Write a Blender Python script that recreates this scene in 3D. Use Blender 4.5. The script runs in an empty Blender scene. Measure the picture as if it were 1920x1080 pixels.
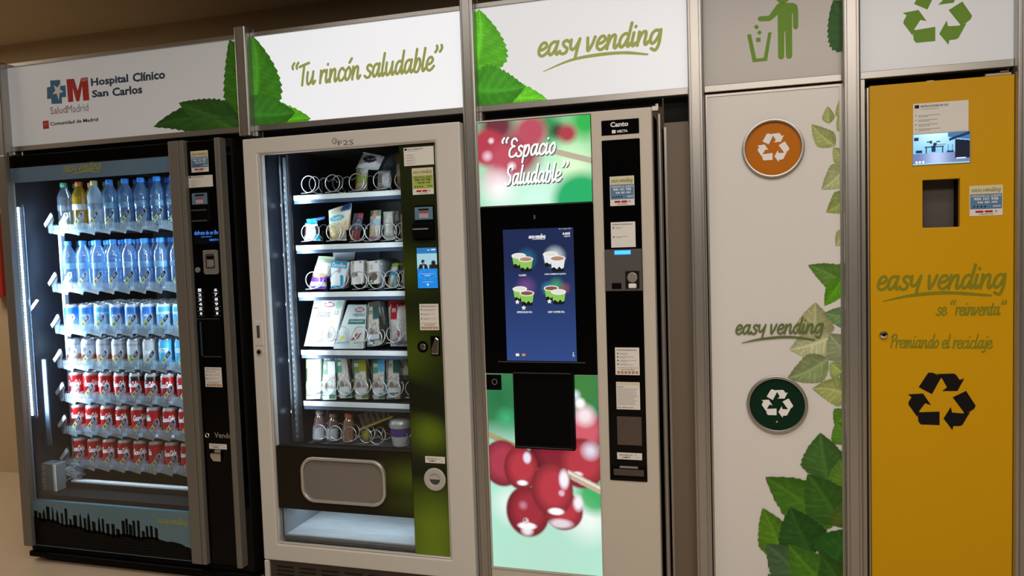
import bpy, bmesh, math, random
import numpy as np
from mathutils import Vector, Matrix

# ------------------------------------------------------------------ camera
D = 2.6                                    # distance from the camera to the fascia plane y = 0
CAM = Vector((0.0, -D, 1.345))
FPX = 1430.0
CR = Vector((0.9578455618, 0.2854329439, -0.0325563232))
CU = Vector((0.0146522098, 0.0646392858, 0.9978011202))
CF = Vector((-0.2869097287, 0.9562163967, -0.0577322297))
S = bpy.context.scene
COL = S.collection
cd = bpy.data.cameras.new('camera'); cam = bpy.data.objects.new('camera', cd); COL.objects.link(cam)
cd.sensor_fit = 'HORIZONTAL'; cd.sensor_width = 36.0; cd.lens = FPX / 1920 * 36.0
cd.clip_start = 0.05
cam.matrix_world = Matrix(((CR.x, CU.x, -CF.x, CAM.x), (CR.y, CU.y, -CF.y, CAM.y), (CR.z, CU.z, -CF.z, CAM.z), (0, 0, 0, 1)))
S.camera = cam
S.view_settings.view_transform = 'Standard'; S.view_settings.look = 'None'
S.view_settings.gamma = 1.0; S.view_settings.use_curve_mapping = False
S.view_settings.exposure = 0.0
S.cycles.use_denoising = True
S.cycles.transparent_max_bounces = 32
S.cycles.max_bounces = 10
S.cycles.sample_clamp_indirect = 6.0

# ------------------------------------------------------------------ world and room lights
wd = bpy.data.worlds.new('world'); S.world = wd; wd.use_nodes = True
wd.node_tree.nodes['Background'].inputs[0].default_value = (1.0, 0.80, 0.58, 1)
wd.node_tree.nodes['Background'].inputs[1].default_value = 0.02

def area_light(name, loc, sx, sy, power, col, rot=(0, 0, 0), spread=180):
    l = bpy.data.lights.new(name, 'AREA'); l.shape = 'RECTANGLE'; l.size = sx; l.size_y = sy
    l.energy = power; l.color = col; l.spread = math.radians(spread)
    o = bpy.data.objects.new(name, l); COL.objects.link(o); o.location = loc; o.rotation_euler = rot
    return o
# ceiling luminaires of the corridor, out of the frame
area_light('corridor_luminaire', (0.25, -2.75, 2.62), 2.0, 0.9, 78, (1.0, 0.88, 0.76))
area_light('ceiling_luminaire', (-0.4, -1.25, 2.62), 3.4, 0.4, 20, (1.0, 0.94, 0.88))
area_light('side_luminaire', (-4.7, -0.5, 2.62), 1.0, 1.0, 40, (1.0, 0.83, 0.63))

# ------------------------------------------------------------------ measuring: photo pixel -> point on the plane y
def PX(px, py, y=0.0):
    d = CR * ((px - 960) / FPX) - CU * ((py - 540) / FPX) + CF
    t = (y + D) / d.y
    return CAM.x + d.x * t, CAM.z + d.z * t
def RC(tl, br, y=0.0):                     # x0, z0, x1, z1 of an upright rectangle on the plane y
    x0, z1 = PX(tl[0], tl[1], y); x1, z0 = PX(br[0], br[1], y)
    return x0, z0, x1, z1
def ZP(px, py, off, k, y):                 # pixel of a zoomed crop
    return PX(off[0] + px / k, off[1] + py / k, y)

# ------------------------------------------------------------------ materials
MATS = {}
def mat(name, col, rough=0.5, metal=0.0, noise=0.0, nscale=40.0, bump=0.0, spec=0.5, coat=0.0, stretch=None, emit=None, estr=0.0):
    if name in MATS: return MATS[name]
    m = bpy.data.materials.new(name); m.use_nodes = True; nt = m.node_tree; N = nt.nodes; L = nt.links
    b = N['Principled BSDF']
    b.inputs['Base Color'].default_value = (*col, 1); b.inputs['Roughness'].default_value = rough
    b.inputs['Metallic'].default_value = metal; b.inputs['Specular IOR Level'].default_value = spec
    b.inputs['Coat Weight'].default_value = coat
    if emit: b.inputs['Emission Color'].default_value = (*emit, 1); b.inputs['Emission Strength'].default_value = estr
    if noise or bump:
        tc = N.new('ShaderNodeTexCoord'); tx = N.new('ShaderNodeTexNoise'); tx.inputs['Scale'].default_value = nscale
        tx.inputs['Detail'].default_value = 4
        if stretch:
            mp = N.new('ShaderNodeMapping'); mp.inputs['Scale'].default_value = stretch
            L.new(tc.outputs['Object'], mp.inputs[0]); L.new(mp.outputs[0], tx.inputs[0])
        else: L.new(tc.outputs['Object'], tx.inputs[0])
        if noise:
            mx = N.new('ShaderNodeMix'); mx.data_type = 'RGBA'
            mx.inputs[6].default_value = (*[c * (1 - noise) for c in col], 1)
            mx.inputs[7].default_value = (*[min(1, c * (1 + noise)) for c in col], 1)
            L.new(tx.outputs['Fac'], mx.inputs[0]); L.new(mx.outputs[2], b.inputs['Base Color'])
        if bump:
            bp = N.new('ShaderNodeBump'); bp.inputs['Strength'].default_value = bump; bp.inputs['Distance'].default_value = 0.002
            L.new(tx.outputs['Fac'], bp.inputs['Height']); L.new(bp.outputs[0], b.inputs['Normal'])
    MATS[name] = m
    return m
def vmat(name, rough=0.45, emit=0.0, coat=0.0, keep=False):
    """flat print: colour comes from the mesh's own 'print' colour attribute"""
    if name in MATS: return MATS[name]
    m = bpy.data.materials.new(name); m.use_nodes = True; nt = m.node_tree; N = nt.nodes; L = nt.links
    b = N['Principled BSDF']; a = N.new('ShaderNodeAttribute'); a.attribute_name = 'print'
    b.inputs['Roughness'].default_value = rough; b.inputs['Coat Weight'].default_value = coat; b.inputs['Specular IOR Level'].default_value = 0.25
    L.new(a.outputs['Color'], b.inputs['Base Color'])
    if emit:
        L.new(a.outputs['Color'], b.inputs['Emission Color']); b.inputs['Emission Strength'].default_value = emit
        if not keep: b.inputs['Base Color'].default_value = (0.012, 0.012, 0.012, 1)
        for l in [] if keep else list(b.inputs['Base Color'].links): L.remove(l)
    MATS[name] = m
    return m
def emat(name, col, s):
    if name in MATS: return MATS[name]
    m = bpy.data.materials.new(name); m.use_nodes = True; nt = m.node_tree; N = nt.nodes; L = nt.links
    N.remove(N['Principled BSDF']); e = N.new('ShaderNodeEmission')
    e.inputs[0].default_value = (*col, 1); e.inputs[1].default_value = s
    L.new(e.outputs[0], N['Material Output'].inputs[0]); MATS[name] = m
    return m
def glassmat(name, tint=(0.9, 0.95, 0.97), refl=1.0, rough=0.02):
    if name in MATS: return MATS[name]
    m = bpy.data.materials.new(name); m.use_nodes = True; nt = m.node_tree; N = nt.nodes; L = nt.links
    N.remove(N['Principled BSDF'])
    t = N.new('ShaderNodeBsdfTransparent'); t.inputs[0].default_value = (*tint, 1)
    g = N.new('ShaderNodeBsdfGlossy'); g.inputs['Roughness'].default_value = rough; g.inputs[0].default_value = (refl, refl, refl, 1)
    fr = N.new('ShaderNodeFresnel'); fr.inputs[0].default_value = 1.45
    ge = N.new('ShaderNodeNewGeometry'); ir = N.new('ShaderNodeMath'); ir.operation = 'MULTIPLY_ADD'   # same reflectance on the back of the pane
    ir.inputs[1].default_value = 1 / 1.45 - 1.45; ir.inputs[2].default_value = 1.45
    L.new(ge.outputs['Backfacing'], ir.inputs[0]); L.new(ir.outputs[0], fr.inputs[0])
    mx = N.new('ShaderNodeMixShader'); L.new(fr.outputs[0], mx.inputs[0]); L.new(t.outputs[0], mx.inputs[1]); L.new(g.outputs[0], mx.inputs[2])
    L.new(mx.outputs[0], N['Material Output'].inputs[0]); MATS[name] = m
    return m
def plasticmat(name, tint, body, k=0.35, gl=0.18):
    """clear plastic that lets light through, scatters a little and shines"""
    if name in MATS: return MATS[name]
    m = bpy.data.materials.new(name); m.use_nodes = True; nt = m.node_tree; N = nt.nodes; L = nt.links
    N.remove(N['Principled BSDF'])
    t = N.new('ShaderNodeBsdfTransparent'); t.inputs[0].default_value = (*tint, 1)
    d = N.new('ShaderNodeBsdfDiffuse'); d.inputs[0].default_value = (*body, 1)
    tr = N.new('ShaderNodeBsdfTranslucent'); tr.inputs[0].default_value = (*body, 1)
    g = N.new('ShaderNodeBsdfGlossy'); g.inputs['Roughness'].default_value = 0.12
    a = N.new('ShaderNodeMixShader'); a.inputs[0].default_value = 0.5; L.new(d.outputs[0], a.inputs[1]); L.new(tr.outputs[0], a.inputs[2])
    b = N.new('ShaderNodeMixShader'); b.inputs[0].default_value = k; L.new(t.outputs[0], b.inputs[1]); L.new(a.outputs[0], b.inputs[2])
    lw = N.new('ShaderNodeLayerWeight'); lw.inputs[0].default_value = 0.35
    mm = N.new('ShaderNodeMath'); mm.operation = 'MULTIPLY_ADD'; mm.inputs[1].default_value = 0.6; mm.inputs[2].default_value = gl * 0.4
    L.new(lw.outputs['Facing'], mm.inputs[0])
    c = N.new('ShaderNodeMixShader'); L.new(mm.outputs[0], c.inputs[0]); L.new(b.outputs[0], c.inputs[1]); L.new(g.outputs[0], c.inputs[2])
    L.new(c.outputs[0], N['Material Output'].inputs[0]); MATS[name] = m
    return m

ALU = mat('brushed_aluminium', (0.40, 0.39, 0.375), 0.36, 0.85, 0.06, 60, stretch=(8, 8, 0.4))
STEEL = mat('polished_steel', (0.75, 0.75, 0.75), 0.18, 1.0)
WIRE = mat('spiral_wire', (0.86, 0.87, 0.88), 0.28, 0.75)
BOARD = mat('white_board', (0.735, 0.73, 0.72), 0.32, 0, 0.012, 6)
SILVER = mat('silver_paint', (0.64, 0.63, 0.60), 0.42, 0.05, 0.02, 30)
GREYTRIM = mat('grey_trim', (0.19, 0.178, 0.158), 0.42, 0.3, 0.03, 25)
BLACK = mat('black_plastic', (0.002, 0.002, 0.002), 0.5, 0, 0, spec=0.06)
GLOSSBLACK = mat('gloss_black', (0.002, 0.002, 0.0022), 0.12, 0, spec=0.12)
MATTEBLACK = mat('matte_black', (0.005, 0.0045, 0.004), 0.7, 0, 0.2, 30, spec=.2)
DARKGREY = mat('dark_grey_plastic', (0.06, 0.06, 0.065), 0.4)
MIDGREY = mat('mid_grey_plastic', (0.22, 0.22, 0.22), 0.4)
YELLOW = mat('yellow_paint', (0.62, 0.335, 0.002), 0.42, 0, 0.012, 9, spec=0.2)
WHITEP = mat('white_plastic', (0.82, 0.82, 0.82), 0.35)
PAPER = mat('paper', (0.74, 0.73, 0.70), 0.6)
GLASS = glassmat('door_glass', (0.93, 0.96, 0.97))
CLIPC = plasticmat('clip_plastic', (0.90, 0.95, 0.99), (0.80, 0.90, 0.95), 0.12, 0.25)
CLEAR = plasticmat('clear_plastic', (0.86, 0.93, 0.98), (0.85, 0.92, 0.95), 0.34, 0.3)
VPRINT = vmat('print_matt')
VGLOSS = vmat('print_gloss', 0.25)
def ink(name, col, lit=0.0): return mat('ink_' + name, col, 0.5, emit=col if lit else None, estr=lit, spec=0.2)
OLIVE_LIT = ink('olive_green_backlit', (0.26, 0.29, 0.08), 0.55)
VLIT2 = vmat('print_backlit_dim', 0.4, 0.5, keep=True)
VLIT3 = vmat('print_backlit', 0.4, 0.8, keep=True)
OLIVE = ink('olive_green', (0.24, 0.27, 0.07))
GREEN = ink('sign_green', (0.16, 0.33, 0.035))
NAVY = ink('navy', (0.022, 0.05, 0.11))
INKBLACK = ink('black', (0.005, 0.004, 0.004))
INKGREY = ink('grey', (0.25, 0.25, 0.25))
INKRED = ink('red', (0.45, 0.015, 0.015))
INKBLUE = ink('blue', (0.03, 0.16, 0.36))
INKWHITE = ink('white', (0.85, 0.85, 0.85))
STICKERBLUE = ink('sticker_blue', (0.10, 0.21, 0.38))
CREAM = ink('cream', (0.66, 0.62, 0.42))

# ------------------------------------------------------------------ objects and mesh helpers
def tag(o, label=None, cat=None, group=None, kind=None):
    if label: o['label'] = label
    if cat: o['category'] = cat
    if group: o['group'] = group
    if kind: o['kind'] = kind
    return o
def thing(name, label, cat, loc=(0, 0, 0), group=None):
    o = bpy.data.objects.new(name, None); COL.objects.link(o); o.location = loc
    o.empty_display_size = 0.05
    return tag(o, label, cat, group)
def world_loc(o):
    v = Vector(o.location)
    while o.parent: o = o.parent; v = v + Vector(o.location)
    return v

class MB:
    """collects shapes in world coordinates and links them as one mesh object"""
    def __init__(s): s.v = []; s.f = []; s.c = []; s.hasc = False
    def add(s, verts, faces, cols=None):
        n = len(s.v); s.v.extend([tuple(p) for p in verts]); s.f.extend([tuple(i + n for i in f) for f in faces])
        if cols is not None: s.hasc = True; s.c.extend([tuple(c) for c in cols])
        else: s.c.extend([(0.8, 0.8, 0.8)] * len(verts))
        return s
    def box(s, x0, y0, z0, x1, y1, z1):
        x0, x1 = min(x0, x1), max(x0, x1); y0, y1 = min(y0, y1), max(y0, y1); z0, z1 = min(z0, z1), max(z0, z1)
        v = [(x0, y0, z0), (x1, y0, z0), (x1, y1, z0), (x0, y1, z0), (x0, y0, z1), (x1, y0, z1), (x1, y1, z1), (x0, y1, z1)]
        return s.add(v, [(0, 3, 2, 1), (4, 5, 6, 7), (0, 1, 5, 4), (1, 2, 6, 5), (2, 3, 7, 6), (3, 0, 4, 7)])
    def obox(s, c, ax, ay, az, hx, hy, hz):      # oriented box
        c, ax, ay, az = Vector(c), Vector(ax), Vector(ay), Vector(az); v = []
        for k in (-1, 1):
            for (i, j) in ((-1, -1), (1, -1), (1, 1), (-1, 1)): v.append(c + ax * i * hx + ay * j * hy + az * k * hz)
        return s.add(v, [(0, 3, 2, 1), (4, 5, 6, 7), (0, 1, 5, 4), (1, 2, 6, 5), (2, 3, 7, 6), (3, 0, 4, 7)])
    def prism(s, pts, y0, y1):                   # polygon in xz, from front y0 to back y1
        n = len(pts)
        a = sum(pts[i][0] * pts[(i + 1) % n][1] - pts[(i + 1) % n][0] * pts[i][1] for i in range(n))
        if a < 0: pts = pts[::-1]
        v = [(p[0], y0, p[1]) for p in pts] + [(p[0], y1, p[1]) for p in pts]
        return s.add(v, [tuple(range(n)), tuple(range(2 * n - 1, n - 1, -1))] + [(i, i + n, (i + 1) % n + n, (i + 1) % n) for i in range(n)])
    def rrect(s, x0, z0, x1, z1, r, y0, y1, seg=6): return s.prism(rr(x0, z0, x1, z1, r, seg), y0, y1)
    def frame(s, outer, inner, y0, y1):          # two loops with equal counts
        n = len(outer); v = [(p[0], y0, p[1]) for p in outer] + [(p[0], y0, p[1]) for p in inner] + [(p[0], y1, p[1]) for p in outer] + [(p[0], y1, p[1]) for p in inner]
        F = []
        for i in range(n):
            j = (i + 1) % n
            F += [(i, j, n + j, n + i), (2 * n + j, 2 * n + i, 3 * n + i, 3 * n + j), (j, i, 2 * n + i, 2 * n + j), (n + i, n + j, 3 * n + j, 3 * n + i)]
        return s.add(v, F)
    def disc(s, x, z, r, y0, y1, n=40): return s.prism([(x + r * math.cos(2 * math.pi * i / n), z + r * math.sin(2 * math.pi * i / n)) for i in range(n)], y0, y1)
    def ring(s, x, z, r0, r1, y0, y1, n=48):
        c = [(math.cos(2 * math.pi * i / n), math.sin(2 * math.pi * i / n)) for i in range(n)]
        return s.frame([(x + r1 * a, z + r1 * b) for a, b in c], [(x + r0 * a, z + r0 * b) for a, b in c], y0, y1)
    def lathe(s, prof, cx, cy, cz, n=16, cap=True):
        v = []; F = []; m = len(prof)
        for (r, z) in prof:
            for i in range(n): v.append((cx + r * math.cos(2 * math.pi * i / n), cy + r * math.sin(2 * math.pi * i / n), cz + z))
        for k in range(m - 1):
            for i in range(n): j = (i + 1) % n; F.append((k * n + i, k * n + j, (k + 1) * n + j, (k + 1) * n + i))
        if cap: F.append(tuple(range(n - 1, -1, -1))); F.append(tuple((m - 1) * n + i for i in range(n)))
        return s.add(v, F)
    def tube(s, path, r, n=6, closed=False):
        path = [Vector(p) for p in path]; m = len(path); v = []; F = []
        up = None
        for k in range(m):
            a = path[k - 1] if (k or closed) else path[k]; b = path[(k + 1) % m] if (k < m - 1 or closed) else path[k]
            t = (b - a).normalized()
            if up is None: up = t.orthogonal().normalized()
            else: up = (up - t * up.dot(t)).normalized()
            w = t.cross(up)
            for i in range(n): q = 2 * math.pi * i / n; v.append(path[k] + up * (r * math.cos(q)) + w * (r * math.sin(q)))
        for k in range(m if closed else m - 1):
            k2 = (k + 1) % m
            for i in range(n): j = (i + 1) % n; F.append((k * n + i, k * n + j, k2 * n + j, k2 * n + i))
        if not closed: F.append(tuple(range(n - 1, -1, -1))); F.append(tuple((m - 1) * n + i for i in range(n)))
        return s.add(v, F)
    def quad(s, x0, z0, x1, z1, y): return s.add([(x0, y, z0), (x1, y, z0), (x1, y, z1), (x0, y, z1)], [(0, 1, 2, 3)])
    def grid(s, x0, z0, x1, z1, y, nx, nz, fn, wrap=None):
        """coloured print: fn(U, V) -> (n, 3) with U right, V up in 0..1"""
        U, V = np.meshgrid(np.linspace(0, 1, nx + 1), np.linspace(0, 1, nz + 1)); u = U.ravel(); v = V.ravel()
        c = np.clip(fn(u, v), 0, 4)
        P = np.stack([x0 + (x1 - x0) * u, np.full_like(u, y), z0 + (z1 - z0) * v], 1)
        if wrap: P = np.array([wrap(*p) for p in P])
        F = [(j * (nx + 1) + i, j * (nx + 1) + i + 1, (j + 1) * (nx + 1) + i + 1, (j + 1) * (nx + 1) + i) for j in range(nz) for i in range(nx)]
        return s.add(P.tolist(), F, c.tolist())
    def xform(s, fn, start=0):
        for i in range(start, len(s.v)): s.v[i] = tuple(fn(*s.v[i]))
        return s
    def build(s, name, m, parent=None, bevel=0.0, seg=1, smooth=False, clip=None, label=None, mesh_only=False):
        off = world_loc(parent) if parent else Vector((0, 0, 0))
        me = bpy.data.meshes.new(name)
        me.from_pydata([(p[0] - off.x, p[1] - off.y, p[2] - off.z) for p in s.v], [], s.f)
        if s.hasc:
            at = me.color_attributes.new('print', 'FLOAT_COLOR', 'POINT')
            arr = np.ones((len(s.v), 4), np.float32); arr[:, :3] = np.array(s.c, np.float32); at.data.foreach_set('color', arr.ravel())
        if bevel or clip:
            bm = bmesh.new(); bm.from_mesh(me)
            if bevel:
                bmesh.ops.bevel(bm, geom=[e for e in bm.edges if len(e.link_faces) == 2 and e.calc_face_angle(0) > 0.6], offset=bevel, segments=seg, affect='EDGES', profile=0.5, clamp_overlap=True)
            if clip:
                x0, z0, x1, z1 = clip
                for co, no in (((x0, 0, 0), (-1, 0, 0)), ((x1, 0, 0), (1, 0, 0)), ((0, 0, z0), (0, 0, -1)), ((0, 0, z1), (0, 0, 1))):
                    bmesh.ops.bisect_plane(bm, geom=bm.verts[:] + bm.edges[:] + bm.faces[:], plane_co=Vector(co) - off, plane_no=no, clear_outer=True)
            bm.to_mesh(me); bm.free()
        if smooth:
            me.polygons.foreach_set('use_smooth', [True] * len(me.polygons))
            if smooth == 'auto': me.set_sharp_from_angle(angle=math.radians(38))
        me.materials.append(m); me.update()
        if mesh_only: return me
        o = bpy.data.objects.new(name, me); COL.objects.link(o)
        if parent: o.parent = parent
        if label: o['label'] = label
        return o

def rr(x0, z0, x1, z1, r, seg=6):
    P = []
    for cx, cz, a in ((x1 - r, z1 - r, 0), (x0 + r, z1 - r, 90), (x0 + r, z0 + r, 180), (x1 - r, z0 + r, 270)):
        for i in range(seg + 1): t = math.radians(a + 90 * i / seg); P.append((cx + r * math.cos(t), cz + r * math.sin(t)))
    return P
def rect(x0, z0, x1, z1): return [(x0, z0), (x1, z0), (x1, z1), (x0, z1)]
def B(x0, y0, z0, x1, y1, z1, name, m, parent, bevel=0.0, seg=1): return MB().box(x0, y0, z0, x1, y1, z1).build(name, m, parent, bevel, seg)
def place(name, mesh, parent, loc=(0, 0, 0), rot=(0, 0, 0)):
    o = bpy.data.objects.new(name, mesh); COL.objects.link(o)
    if parent: o.parent = parent
    o.location = loc; o.rotation_euler = rot
    return o
def struct(o): o['kind'] = 'structure'; return o

# ---- typeset lettering (built-in font), fitted into a rectangle of the plane y
_tc = {}
def text_geo(body, bold):
    k = (body, bold)
    if k not in _tc:
        c = bpy.data.curves.new('t', 'FONT'); c.body = body; c.size = 1; c.offset = bold; c.resolution_u = 2
        o = bpy.data.objects.new('t', c); me = bpy.data.meshes.new_from_object(o)
        v = np.array([p.co[:2] for p in me.vertices]); f = [tuple(p.vertices) for p in me.polygons]
        bpy.data.objects.remove(o); bpy.data.curves.remove(c); bpy.data.meshes.remove(me)
        lo, hi = v.min(0), v.max(0); _tc[k] = ((v - lo) / (hi - lo), f, (hi - lo))
    return _tc[k]
def text(mb, body, x0, z0, x1, z1, y, bold=0.0, keep=False, wrap=None):
    v, f, sz = text_geo(body, bold)
    if keep:
        w = (z1 - z0) * sz[0] / sz[1]
        if w < x1 - x0: x1 = x0 + w
    P = [(x0 + (x1 - x0) * a, y, z0 + (z1 - z0) * b) for a, b in v]
    if wrap: P = [wrap(*p) for p in P]
    mb.add(P, f); return mb

# ---- hand-lettered brush script, drawn stroke by stroke
G = {
 'e': (.72, [[(.06, .45), (.40, .52), (.60, .75), (.46, 1.0), (.22, .92), (.07, .55), (.10, .18), (.30, 0), (.52, .06), (.74, .30)]]),
 'a': (.88, [[(.64, .86), (.42, 1.0), (.16, .80), (.07, .35), (.20, .02), (.42, .16), (.60, .60), (.68, 1.0)], [(.68, 1.0), (.60, .30), (.70, .0), (.90, .22)]]),
 's': (.70, [[(.62, .86), (.42, 1.0), (.20, .84), (.30, .58), (.54, .36), (.46, .06), (.20, 0), (.0, .16)]]),
 'y': (.80, [[(.06, 1.0), (.06, .50), (.20, .24), (.42, .36), (.62, .80), (.68, 1.0)], [(.68, 1.0), (.58, .2), (.52, -.42)]]),
 'v': (.70, [[(.02, 1.0), (.08, .5), (.16, .0), (.40, .45), (.55, 1.02)]]),
 'n': (.86, [[(.10, 1.0), (.08, .0)], [(.09, .25), (.26, .80), (.46, 1.0), (.58, .85), (.56, .20), (.66, .0), (.84, .24)]]),
 'd': (.86, [[(.62, .86), (.42, 1.0), (.16, .80), (.07, .35), (.20, .02), (.42, .16), (.60, .60)], [(.74, 1.75), (.62, .40), (.68, .0), (.86, .24)]]),
 'i': (.40, [[(.12, 1.0), (.08, .25), (.18, .0), (.36, .22)], [(.19, 1.42), (.20, 1.46)]]),
 'g': (.90, [[(.64, .86), (.42, 1.0), (.16, .80), (.07, .35), (.20, .04), (.42, .16), (.62, .60), (.70, 1.0)], [(.70, 1.0), (.70, .0), (.52, -.48), (.22, -.34)]]),
 'T': (.72, [[(-.08, 1.50), (.35, 1.62), (.86, 1.74)], [(.40, 1.62), (.34, .8), (.30, .0)]]),
 'u': (.90, [[(.08, 1.0), (.05, .40), (.16, .02), (.38, .14), (.58, .6), (.64, 1.0)], [(.64, 1.0), (.60, .25), (.70, .0), (.88, .24)]]),
 'r': (.56, [[(.10, 1.0), (.08, .0)], [(.09, .30), (.24, .80), (.42, 1.0), (.54, .86)]]),
 'c': (.66, [[(.58, .82), (.42, 1.0), (.18, .82), (.07, .40), (.20, .04), (.44, .04), (.66, .28)]]),
 'o': (.72, [[(.40, 1.0), (.14, .76), (.07, .34), (.24, .0), (.48, .20), (.58, .66), (.44, .98), (.36, 1.0)]]),
 'ó': (.72, [[(.40, 1.0), (.14, .76), (.07, .34), (.24, .0), (.48, .20), (.58, .66), (.44, .98), (.36, 1.0)], [(.42, 1.36), (.62, 1.66)]]),
 'l': (.40, [[(.22, 1.75), (.08, .40), (.16, .0), (.36, .22)]]),
 'b': (.76, [[(.22, 1.75), (.08, .10)], [(.10, .30), (.30, .90), (.52, .98), (.60, .50), (.44, .04), (.20, .0), (.08, .14)]]),
 'p': (.78, [[(.14, 1.0), (.04, -.60)], [(.12, .40), (.32, .92), (.54, .98), (.60, .50), (.44, .04), (.20, .0), (.08, .14)]]),
 'E': (.82, [[(.76, 1.50), (.52, 1.74), (.24, 1.56), (.26, 1.14), (.56, .98)], [(.40, 1.0), (.12, .70), (.10, .20), (.34, .0), (.66, .10), (.82, .32)]]),
 'S': (.86, [[(.80, 1.44), (.58, 1.74), (.24, 1.50), (.30, 1.08), (.60, .74), (.58, .22), (.28, .0), (.0, .22)]]),
 'P': (.80, [[(.28, 1.60), (.14, .0)], [(.06, 1.40), (.36, 1.72), (.72, 1.62), (.70, 1.16), (.44, .88), (.18, .94)]]),
 'm': (1.14, [[(.10, 1.0), (.08, .0)], [(.09, .25), (.24, .86), (.38, .98), (.44, .80), (.42, .0)], [(.44, .30), (.60, .86), (.76, .98), (.84, .80), (.82, .20), (.92, .0), (1.08, .24)]]),
 't': (.48, [[(.24, 1.45), (.10, .35), (.18, .0), (.42, .22)], [(-.04, .98), (.46, 1.06)]]),
 'j': (.36, [[(.20, 1.0), (.20, -.1), (.04, -.50), (-.16, -.38)], [(.24, 1.42), (.25, 1.46)]]),
 'C': (.86, [[(.82, 1.30), (.70, 1.70), (.40, 1.66), (.12, 1.10), (.10, .40), (.36, .0), (.64, .10), (.84, .44)]]),
 'V': (.90, [[(.0, 1.70), (.20, .0), (.90, 1.75)]]),
 '-': (.40, [[(.04, .5), (.34, .55)]]),
 '“': (.86, [[(.20, 1.86), (.04, 1.60), (.10, 1.40)], [(.62, 1.86), (.46, 1.60), (.52, 1.40)]]),
 '”': (.80, [[(.16, 1.82), (.22, 1.60), (.06, 1.34)], [(.58, 1.82), (.64, 1.60), (.48, 1.34)]]),
 ' ': (.42, []),
}
def crom(P, n):
    if len(P) < 3: return [Vector(P[0]).lerp(Vector(P[-1]), t / 2) for t in range(3)]
    Q = [Vector(p) for p in P]; Q = [Q[0] * 2 - Q[1]] + Q + [Q[-1] * 2 - Q[-2]]; out = []
    for i in range(1, len(Q) - 2):
        for k in range(n):
            t = k / n; a, b, c, d = Q[i - 1], Q[i], Q[i + 1], Q[i + 2]
            out.append(0.5 * ((2 * b) + (c - a) * t + (2 * a - 5 * b + 4 * c - d) * t * t + (3 * b - a - 3 * c + d) * t * t * t))
    return out + [Q[-2]]
def ribbon(mb, pts, w, y, wrap=None, ramp=8e-5):  # pts: 2D Vectors; w: width or list of widths
    n = len(pts); V = []; F = []; Y = []; W = w if isinstance(w, list) else [w] * n
    for i in range(n):
        t = (pts[min(i + 1, n - 1)] - pts[max(i - 1, 0)]); t = t.normalized() if t.length > 1e-9 else Vector((1, 0))
        nn = Vector((-t.y, t.x)) * W[i] / 2; V += [pts[i] + nn, pts[i] - nn]; Y += [y - ramp * i / n] * 2
    for i in range(n - 1): F.append((2 * i, 2 * i + 1, 2 * i + 3, 2 * i + 2))
    for e, s in ((0, -1), (n - 1, 1)):
        t = (pts[min(e + 1, n - 1)] - pts[max(e - 1, 0)]); t = (t.normalized() if t.length > 1e-9 else Vector((1, 0))) * s; nn = Vector((-t.y, t.x)); b = len(V)
        V += [pts[e] + (nn * math.cos(a) + t * math.sin(a)) * W[e] / 2 for a in (0, .52, 1.05, 1.57, 2.09, 2.62, 3.14)]; Y += [y - ramp * e / n - 1e-5] * 7
        F.append(tuple(range(b, b + 7)) if s < 0 else tuple(range(b + 6, b - 1, -1)))
    P = [(v.x, yy, v.y) for v, yy in zip(V, Y)]
    if wrap: P = [wrap(*p) for p in P]
    mb.add(P, F)
def script(mb, body, x0, z0, x1, xh, y, w=0.2, slant=0.16, rise=0.0, wrap=None, n=5):
    """brush lettering on a baseline from (x0,z0) to x1; xh = x-height, w = stroke width in x-heights"""
    strokes = []; x = 0.0
    for ch in body:
        adv, ss = G[ch]
        for s in ss: strokes.append([Vector((x + px + slant * pz, pz)) for px, pz in s])
        x += adv
    lo = min(p.x for s in strokes for p in s); hi = max(p.x for s in strokes for p in s); k = (x1 - x0 - w * xh) / (hi - lo)
    for i, s in enumerate(strokes):
        pts = [Vector((x0 + w * xh / 2 + (p.x - lo) * k, z0 + p.y * xh + rise * (p.x - lo) * k)) for p in crom(s, n)]
        ribbon(mb, pts, w * xh, y - 0.0001 * (i % 4), wrap)
    return mb
def swoosh(mb, pts, wmax, y):
    P = crom(pts, 8); n = len(P)
    ribbon(mb, P, [max(0.0004, wmax * (math.sin(math.pi * (0.08 + 0.80 * i / (n - 1))) ** 1.0)) if i < n * .75 else wmax * (1 - 0.5 * (i - n * .75) / (n * .25)) for i in range(n)], y)
    return mb
def brand_logo(name, parent, m, tl, base_l, base_r, xh_px, y, w=0.21, sw=None, label=None):
    """the two-word brush logo with its underline; pixel anchors: baseline left / right"""
    mb = MB(); x0, z0 = PX(*base_l, y); x1, z1 = PX(*base_r, y); xa, za = PX(base_l[0], base_l[1] - xh_px, y)
    script(mb, 'easy vending', x0, z0, x1, za - z0, y, w, 0.16, (z1 - z0) / (x1 - x0))
    if sw: swoosh(mb, [PX(*p, y) for p in sw], (za - z0) * 0.26, y)
    return mb.build(name, m, parent, label=label)

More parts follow.
